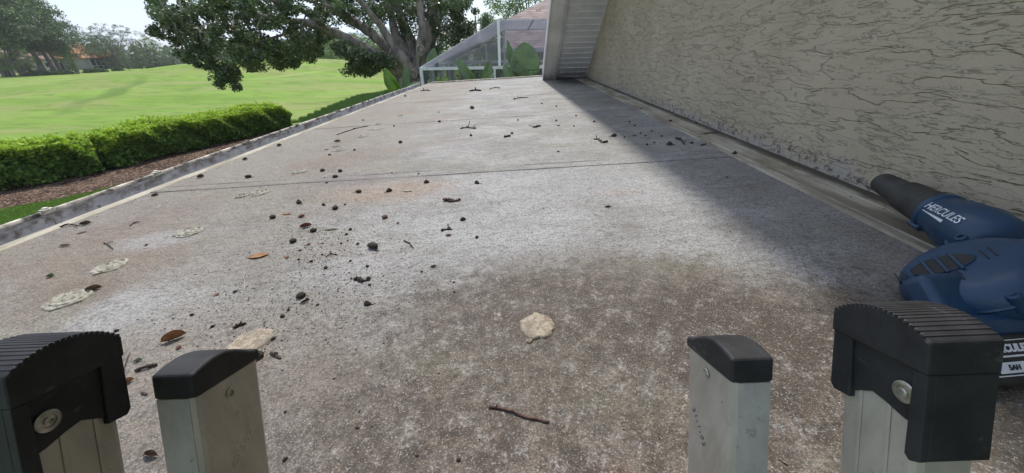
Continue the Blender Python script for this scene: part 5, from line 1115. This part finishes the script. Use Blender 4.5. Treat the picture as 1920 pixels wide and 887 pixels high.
for i, (px, py, wd, hg, lb) in enumerate(((172, 136.5, 2.6, 1.0, 'low shrub at the left porch of the grey house'), (190, 135.5, 2.6, .8, 'low shrub under the windows of the grey house'), (222, 133, 2.2, .9, 'rounded shrub before the right porch of the grey house'), (130, 139, 3.0, 1.0, 'dark shrub at the right end of the beige house'), (72, 141, 3.2, 1.1, 'dark shrub between trunks before the beige house'),
        (100, 140, 3, .9, 'low shrub beneath the leaning tree trunk'), (255, 129, 3.6, 1.6, 'broad shrub left of the dark rounded fairway tree'), (305, 126, 5.0, 1.5, 'long clipped shrub beyond the fairway under the oak branches'), (285, 128, 2.4, 1.2, 'small shrub right of the dark rounded fairway tree'))):
    b = gp(px, py); rt = thing('shrub', lb, 'shrub', (b.x, b.y, float(gz(b.x, b.y)))); C = Rb.normal(size=(900, 3)); C /= np.linalg.norm(C, axis=1)[:, None]; C *= (Rb.random(900)**.33)[:, None]; C[:, 2] = abs(C[:, 2])
    V, F = leaves(C*np.array([wd/2*1.3, wd/2, hg]), .26, .6, .1, .3, Rb); numpy_mesh('foliage', V, F, SHB, rt)
    mb = MB(); mb.tube([(0, 0, -.1), (0, 0, hg*.6)], [.08, .04], 6); mb.build('stem', FARB, rt)
# thin young tree and stake on the grass between oak trunk and far field
b = on_plane(735, 112, 1, 40); b.z = float(gz(b.x, b.y)); rt = thing('signpost', 'thin dark stake standing on the far grass just left of the oak trunk', 'post', tuple(b))
mb = MB(); mb.tube([(0, 0, -.1), (0, 0, 1.75)], .04, 6); mb.build('post', TWG, rt); mb = MB(); mb.box((-.22, -.02, 1.35), (.22, .02, 1.75)); mb.build('board', TWG, rt)
b = on_plane(895, 100, 1, 46); rt = thing('utility_pole', 'faint grey utility pole with crossarm in the sky gap left of the enclosure', 'utility pole', (b.x, b.y, G)); Hh = rise((b.x, b.y, G), 30)
UP = plain('grey_pole', (.30, .30, .31), .8); mb = MB(); mb.tube([(0, 0, -.3), (0, 0, Hh)], [.13, .08], 8); mb.build('pole', UP, rt, smooth=True); mb = MB(); mb.box((-.2, -.05, Hh-.75), (1.7, .05, Hh-.62)); mb.build('crossarm', UP, rt)

# ================================================================== screened pool enclosure beyond the roof end
CY0, CY1, CX0 = 9.0, 13.3, -2.21
FRM = plain('white_enclosure_frame', (.70, .70, .73), .4, var=.06); FRB = plain('bright_white_pole', (.85, .86, .87), .35, var=.02)
SCR = Mat('grey_insect_screen', .9, 0, .1); SCR.color((.34, .345, .41)); SCR.b.inputs['Transmission Weight'].default_value = 0; tr = SCR.n('BsdfTransparent'); tr.inputs[0].default_value = (.86, .87, .90, 1); mx = SCR.n('MixShader'); mx.inputs[0].default_value = .80
tl_ = SCR.n('BsdfTranslucent'); tl_.inputs[0].default_value = (.34, .345, .41, 1); m2 = SCR.n('MixShader'); m2.inputs[0].default_value = .5; SCR.t.links.new(SCR.b.outputs[0], m2.inputs[1]); SCR.t.links.new(tl_.outputs[0], m2.inputs[2])
SCR.t.links.new(tr.outputs[0], mx.inputs[1]); SCR.t.links.new(m2.outputs[0], mx.inputs[2]); SCR.t.links.new(mx.outputs[0], SCR.t.nodes['Material Output'].inputs['Surface'])
SCL = Mat('thin_insect_screen', .9, 0, .1); SCL.color((.33, .31, .37)); tr = SCL.n('BsdfTransparent'); tr.inputs[0].default_value = (.9, .9, .94, 1); mx = SCL.n('MixShader'); mx.inputs[0].default_value = .34
SCL.t.links.new(tr.outputs[0], mx.inputs[1]); SCL.t.links.new(SCL.b.outputs[0], mx.inputs[2]); SCL.t.links.new(mx.outputs[0], SCL.t.nodes['Material Output'].inputs['Surface'])
WSC = Mat('dark_wall_screen', .9, 0, .1); WSC.color((.10, .11, .12)); tr = WSC.n('BsdfTransparent'); mx = WSC.n('MixShader'); mx.inputs[0].default_value = .55
WSC.t.links.new(tr.outputs[0], mx.inputs[1]); WSC.t.links.new(WSC.b.outputs[0], mx.inputs[2]); WSC.t.links.new(mx.outputs[0], WSC.t.nodes['Material Output'].inputs['Surface'])
EZ = .055; PX, PZ = -.405, .985; CX1 = 3.4
enc = thing('screen_enclosure', 'grey mesh screened pool enclosure with white frame beyond the end of the roof', 'enclosure', (.4, 11.1, G))
def beam(a, b, r_=.03, mat=None, nm='beam', par=None):
    a = Vector(a); b = Vector(b); d = (b-a); ln = d.length; q = d.to_track_quat('Z', 'Y').to_matrix(); mb = MB(); mb.box((-r_, -r_, 0), (r_, r_, ln), lambda v: a+q @ v); return mb.build(nm, mat or FRM, par or enc)
for x in (CX0, 1.6, CX1): beam((x, CY0, G), (x, CY0, EZ-.03), .032, nm='post')
for px in (927.5, 948): q = on_plane(px, 135, 1, CY0); beam((q.x, CY0, G), (q.x, CY0, EZ-.03), .022, nm='post')
for y in (10.06, 11.3, 12.5, CY1): beam((CX0, y, G), (CX0, y, EZ-.03), .055, nm='post')
for a, b, r_ in (((CX0-.03, CY0, EZ), (CX1, CY0, EZ), .030), ((CX0, CY0+.035, EZ), (CX0, CY1, EZ), .03), ((CX0+.03, CY1, EZ), (CX1, CY1, EZ), .035), ((CX0, CY0-.001, EZ+.04), (PX, CY0-.001, PZ), .007), ((PX, CY0, PZ), (CX1, CY0, PZ), .008), ((CX0, CY1, EZ+.04), (PX, CY1, PZ), .02), ((PX, CY1, PZ), (CX1, CY1, PZ), .02)): beam(a, b, r_)
beam((PX, CY0-.02, EZ+.03), (PX, CY0-.02, PZ+.02), .028, FRB, 'post')
for px in (912, 946): q = on_plane(px, 100, 1, CY1); beam((q.x, CY1-.05, G), (q.x, CY1-.05, PZ-.4 if px < 930 else PZ), .022, nm='post')
for x in (.35,): beam((x, CY0+.04, PZ), (x, CY1-.04, PZ), .02)
def panel(vs, mat, nm='screen'): mb = MB(); mb.add([Vector(v) for v in vs], [tuple(range(len(vs)))]); return mb.build(nm, mat, enc)
panel([(CX0, CY0+.01, EZ+.035), (CX0, CY1-.01, EZ+.035), (PX, CY1-.01, PZ), (PX, CY0+.01, PZ)], SCR.m)
panel([(PX, CY0+.01, PZ), (PX, CY1-.01, PZ), (CX1, CY1-.01, PZ), (CX1, CY0+.01, PZ)], SCR.m)
panel([(CX0+.04, CY0+.004, EZ+.035), (PX, CY0+.004, PZ-.01), (CX1, CY0+.004, PZ-.01), (CX1, CY0+.004, EZ+.035)], SCL.m)
panel([(CX0+.04, CY0+.004, EZ-.035), (CX1, CY0+.004, EZ-.035), (CX1, CY0+.004, G), (CX0+.04, CY0+.004, G)], WSC.m)
panel([(CX0+.004, CY0+.04, EZ-.035), (CX0+.004, CY1-.04, EZ-.035), (CX0+.004, CY1-.04, G), (CX0+.004, CY0+.04, G)], WSC.m)
panel([(CX0+.04, CY1, EZ+.035), (PX, CY1, PZ-.03), (CX1, CY1, PZ-.03), (CX1, CY1, EZ+.035)], SCL.m)
panel([(CX0+.04, CY1, EZ-.035), (CX1, CY1, EZ-.035), (CX1, CY1, G), (CX0+.04, CY1, G)], WSC.m)

for i, (x, y, wd, hg, lb) in enumerate(((-1.35, 12.3, 1.5, 2.75, 'dark leafy bush inside the left end of the screen enclosure'), (-.1, 12.2, 1.4, 2.6, 'dark leafy bush inside the enclosure behind the pointed leaves'), (1.0, 12.0, 1.3, 2.7, 'dark leafy bush inside the enclosure behind the large round leaf'))):
    rt = thing('shrub', lb, 'shrub', (x, y, G)); C = Rb.normal(size=(2600, 3)); C /= np.linalg.norm(C, axis=1)[:, None]; C *= (Rb.random(2600)**.3)[:, None]
    V, F = leaves(C*np.array([wd*.55, .5, hg*.46])+np.array([0, 0, hg*.5]), .11, .6, .1, .3, Rb); numpy_mesh('foliage', V, F, HSID, rt); mb = MB(); mb.tube([(0, 0, -.1), (0, 0, hg*.6)], [.05, .02], 6); mb.build('stem', FARB, rt)
# neighbour's house behind the enclosure
nh = thing('neighbour_house', 'pinkish brown shingled house seen through and above the screen enclosure', 'house', (6, 20, G))
NY0 = 15.6; k_ = .62
def inc(px, py, y0=NY0, z0=.44, k=k_):
    d = ray(px, py); t = (z0-k*y0-EYE)/(d[2]-k*d[1]) if abs(d[2]-k*d[1]) > 1e-9 else 0
    return Vector(EYEP+d*t)
A = on_plane(943, 93, 1, NY0); A = Vector((A.x, NY0, .44)); B1 = inc(950, 36.5); B2 = inc(1032, -6)
top_y = NY0+5.2; rz = .44+k_*(top_y-NY0)
dirh = (B2-B1); tt = (rz-B1.z)/dirh.z; RT = B1+dirh*tt; s0 = (A.z-B1.z)/dirh.z; LF = B1+dirh*s0
NSH = shingle('pinkish_brown_shingles', (.27, .20, .18), (.46, .37, .34), (.38, .33, .31))
mb = MB(); LF = Vector((min(LF.x, A.x), LF.y, LF.z)); xr = 14
pts = [A, Vector((xr, NY0, .44)), Vector((xr, RT.y, RT.z)), RT, B1]
mb.add(pts+[p-Vector((0, 0, .12)) for p in pts], [(0, 1, 2, 3, 4), (9, 8, 7, 6, 5)]+[(i, 5+i, 5+(i+1) % 5, (i+1) % 5) for i in range(5)])
back = [RT, Vector((xr, RT.y, RT.z)), Vector((xr, RT.y+7, .44)), Vector((A.x, RT.y+7, .44)), B1, ]
mb.add([B1, RT, Vector((A.x, RT.y+7, .44)), Vector((A.x, NY0, .44)), Vector((xr, RT.y, RT.z)), Vector((xr, RT.y+7, .44))], [(0, 3, 2, 1), (1, 2, 5, 4)])
rfo = mb.build('roof', NSH, nh)
mb = MB(); mb.box((A.x-.02, NY0-.10, .32), (xr, NY0-.005, .45)); mb.box((A.x-.10, NY0-.1, .32), (A.x-.021, NY0+6, .45)); mb.build('gutter', FRM, nh)
NW = plain('neighbour_wall', (.38, .345, .30), .9); mb = MB(); mb.box((A.x+.3, NY0+.45, G), (xr-.5, RT.y+6.5, .318)); mb.build('wall', NW, nh)
DG = Mat('dark_glass', .1, 0, .6); DG.color((.03, .035, .04))
for x in (A.x+.9, A.x+3.4): mb = MB(); mb.box((x, NY0+.41, G+.1), (x+1.9, NY0+.447, G+2.2)); f = mb.build('window', FRM, nh); mb = MB(); mb.box((x+.08, NY0+.40, G+.2), (x+1.82, NY0+.409, G+2.12)); mb.build('pane', DG.m, f)
# low tan roof piece showing between big leaf and fascia
lr = on_plane(1008, 118, 1, 14.2); TS = shingle('orange_tan_shingles', (.34, .22, .15), (.50, .34, .24), (.42, .3, .22))
mb = MB(); mb.add([Vector((lr.x-.1, 14.0, lr.z-.25)), Vector((3.3, 14.0, lr.z-.25)), Vector((3.3, 15.3, lr.z+.42)), Vector((lr.x+.75, 15.3, lr.z+.42))]+[Vector((lr.x-.1, 14.0, lr.z-.33)), Vector((3.3, 14.0, lr.z-.33)), Vector((3.3, 15.3, lr.z+.34)), Vector((lr.x+.75, 15.3, lr.z+.34))], [(0, 1, 2, 3), (7, 6, 5, 4), (0, 4, 5, 1), (1, 5, 6, 2), (2, 6, 7, 3), (3, 7, 4, 0)])
mb.build('porch_roof', TS, nh)

# ================================================================== big-leaved plants
BOP = Mat('broad_leaf_green', .42, 0, .4); p = BOP.obj(); c = BOP.mix(BOP.ramp(BOP.noise(p, 5, 5), .3, .7), (.20, .29, .155), (.27, .38, .21)); c = BOP.mix(BOP.ramp(BOP.noise(p, 40, 5, .7), .62, .74, 0, .4), c, (.20, .22, .10)); BOP.color(c)
tl = BOP.n('BsdfTranslucent'); BOP.t.links.new(c, tl.inputs[0]); mx = BOP.n('MixShader'); mx.inputs[0].default_value = .42; BOP.t.links.new(BOP.b.outputs[0], mx.inputs[1]); BOP.t.links.new(tl.outputs[0], mx.inputs[2]); BOP.t.links.new(mx.outputs[0], BOP.t.nodes['Material Output'].inputs['Surface'])
BOY = Mat('young_leaf_green', .42, 0, .4); p = BOY.obj(); c = BOY.mix(BOY.ramp(BOY.noise(p, 5, 5), .3, .7), (.16, .30, .04), (.25, .42, .06)); BOY.color(c)
tl = BOY.n('BsdfTranslucent'); BOY.t.links.new(c, tl.inputs[0]); mx = BOY.n('MixShader'); mx.inputs[0].default_value = .4; BOY.t.links.new(BOY.b.outputs[0], mx.inputs[1]); BOY.t.links.new(tl.outputs[0], mx.inputs[2]); BOY.t.links.new(mx.outputs[0], BOY.t.nodes['Material Output'].inputs['Surface'])
VEIN = plain('pale_midrib', (.26, .34, .16), .5)
def paddle(root, base, tip, Y, wpx, mat=BOP.m, fold=.25, bow=.1, turn=0.0, tear=0, seed=0, Yt=None):
    """one banana-like blade from its base to its tip, on a stalk that rises from the ground"""
    R = random.Random(seed+int(base[0])); a = P3(base[0], base[1], Y); b = P3(tip[0], tip[1], Yt or Y); ax = (b-a); Lg = ax.length; ax.normalize()
    wd = wpx*depth_of(a.lerp(b, .5))/FPX; view = (Vector(EYEP)-a.lerp(b, .5)).normalized(); side = ax.cross(view).normalized(); nrm = side.cross(ax).normalized()
    cs, sn = math.cos(turn), math.sin(turn); side, nrm = side*cs+nrm*sn, nrm*cs-side*sn
    nu, nv = 30, 10; mb = MB(); vs = []
    for i in range(nu+1):
        t = i/nu; wv = wd*.5*min(1, (math.sin(math.pi*min(1, .10+t*.90)))**.62*(1.06-.12*t)) if t < 1 else 0.004
        c_ = a+ax*(Lg*t)+nrm*(bow*Lg*math.sin(math.pi*t))
        for j in range(nv+1):
            q = j/nv*2-1; wob = 1+.03*math.sin(t*21+q*3+seed)
            z = fold*wv*(abs(q)**1.15)-fold*wv*.2+.006*math.sin(t*60+abs(q)*2)*abs(q)
            vs.append(c_+side*(q*wv*wob)+nrm*z)
    fs = [(i*(nv+1)+j, (i+1)*(nv+1)+j, (i+1)*(nv+1)+j+1, i*(nv+1)+j+1) for i in range(nu) for j in range(nv)]
    if tear:
        for i_ in tear: fs = [f for k_, f in enumerate(fs) if not (k_//nv == i_ and (k_ % nv) > 5)]
    mb.add(vs, fs); lf = mb.build('leaf', mat, root, smooth=True, angle=0)
    so_ = lf.modifiers.new('thick', 'SOLIDIFY'); so_.thickness = .0025
    mb = MB(); mid = [a+ax*(Lg*t)+nrm*(bow*Lg*math.sin(math.pi*t)-fold*wd*.10*math.sin(math.pi*(.1+.8*t))+.003) for t in np.linspace(0, .97, 12)]
    mb.tube(mid, [.011*(1-.75*i/11) for i in range(12)], 6); mb.build('midrib', VEIN, lf, smooth=True)
    foot = Vector((root['fx'], root['fy'], G)); m1 = foot.lerp(a, .5)+Vector((0, 0, .25)); mb = MB(); mb.tube([foot, m1, a.lerp(m1, .15), a+ax*.03], [.035, .024, .014, .011], 7); mb.build('stalk', VEIN, root, smooth=True)
def plant(label, fx, fy):
    r_ = thing('broad_leaved_plant', label, 'plant', (0, 0, 0)); r_['fx'] = fx; r_['fy'] = fy; return r_
def endplant(r_):
    loc = Vector((r_['fx'], r_['fy'], G)); r_.location = loc
    for c_ in r_.children: c_.location = -loc
    for k in ('fx', 'fy'): del r_[k]
pl = plant('largest broad-leaved plant beside the white fascia, one round leaf facing us', .1, 7.35)
paddle(pl, (984, 150), (984, 78), 7.0, 56, fold=.35, bow=.08, tear=(7,), seed=1); paddle(pl, (978, 142), (952, 74), 7.05, 17, fold=.9, bow=.10, turn=.5, seed=2)
paddle(pl, (975, 150), (944, 121), 7.0, 24, fold=.5, bow=.25, turn=.4, seed=3); paddle(pl, (972, 152), (962, 117), 6.95, 26, fold=.6, bow=.15, turn=-.3, seed=4); paddle(pl, (1000, 150), (1012, 122), 7.1, 16, fold=.6, bow=.2, turn=.8, seed=5); paddle(pl, (988, 154), (994, 136), 6.9, 30, fold=.5, bow=.1, seed=6)
endplant(pl)
pl = plant('pointed broad leaves leaning left in front of the screen enclosure', -.75, 7.4)
paddle(pl, (893, 158), (856, 110), 7.1, 19, fold=.5, bow=.10, turn=.25, seed=7); paddle(pl, (882, 156), (868, 132), 7.0, 12, fold=.5, seed=8); endplant(pl)
pl = plant('upright pointed leaf with a low drooping one, right of the left-leaning pair', -.5, 7.5)
paddle(pl, (906, 156), (918, 113), 7.1, 20, fold=.6, bow=.08, turn=-.35, seed=9); paddle(pl, (910, 155), (925, 137), 6.9, 16, fold=.6, bow=.2, turn=.3, seed=10); endplant(pl)
pl = plant('bright green broad-leaved plant left of the gutter in front of the oak trunk', -2.35, 7.7)
paddle(pl, (752, 182), (721, 128), 7.2, 24, BOY.m, fold=.45, bow=.12, turn=.3, seed=11); paddle(pl, (758, 180), (760, 122), 7.3, 15, BOP.m, fold=.7, bow=.06, turn=-.3, seed=12); paddle(pl, (744, 184), (727, 146), 7.1, 16, BOY.m, fold=.5, bow=.10, turn=.1, seed=13); paddle(pl, (760, 184), (788, 153), 7.0, 9, BOP.m, fold=.4, bow=.2, turn=.9, seed=14); endplant(pl)
pl = plant('single tall pointed leaf rising behind the enclosure corner right of the oak trunk', -2.55, 11.0)
paddle(pl, (812, 150), (814, 90), 10.6, 26, BOP.m, fold=.6, bow=.06, turn=.3, seed=15); endplant(pl)
pl = plant('low leaf with arching blade just behind the far left corner of the roof', -1.5, 7.2)
paddle(pl, (834, 156), (818, 146), 6.9, 9, BOY.m, fold=.3, bow=.3, turn=.5, seed=16); paddle(pl, (826, 156), (842, 148), 6.9, 8, BOY.m, fold=.3, bow=.3, turn=.5, seed=17); endplant(pl)
b = P3(735, 172, 8.2); rt = thing('shrub', 'small dark leafy shrub at the foot of the bright green plant by the gutter', 'shrub', (b.x, b.y, G))
C = Rb.normal(size=(2600, 3)); C /= np.linalg.norm(C, axis=1)[:, None]; C *= (Rb.random(2600)**.33)[:, None]; V, F = leaves(C*np.array([.38, .38, 1.0])+np.array([0, 0, 1.35]), .06, .6, .1, .3, Rb); numpy_mesh('foliage', V, F, SHB, rt)
mb = MB(); mb.tube([(0, 0, -.1), (0, 0, 1.3)], [.04, .02], 6); mb.build('stem', FARB, rt)

# every thing whose parts were modelled in place keeps them in place
for r_ in (pr, gut, hs, lad, blw, oak, enc, nh): settle(r_)

# ------------------------------------------------------------------ thin summer haze over the fairway
m = bpy.data.materials.new('haze'); m.use_nodes = True; t = m.node_tree; t.nodes.clear()
ho = t.nodes.new('ShaderNodeOutputMaterial'); hv = t.nodes.new('ShaderNodeVolumePrincipled'); hv.inputs['Color'].default_value = (.93, .96, 1, 1); hv.inputs['Density'].default_value = .0004; hv.inputs['Anisotropy'].default_value = .2
t.links.new(hv.outputs[0], ho.inputs['Volume'])
mb = MB(); mb.box((-600, -400, G-4), (600, 700, 34)); hz_ = mb.build('haze', m); hz_['kind'] = 'stuff'; hz_['label'] = 'faint pale haze in the air over the fairway'
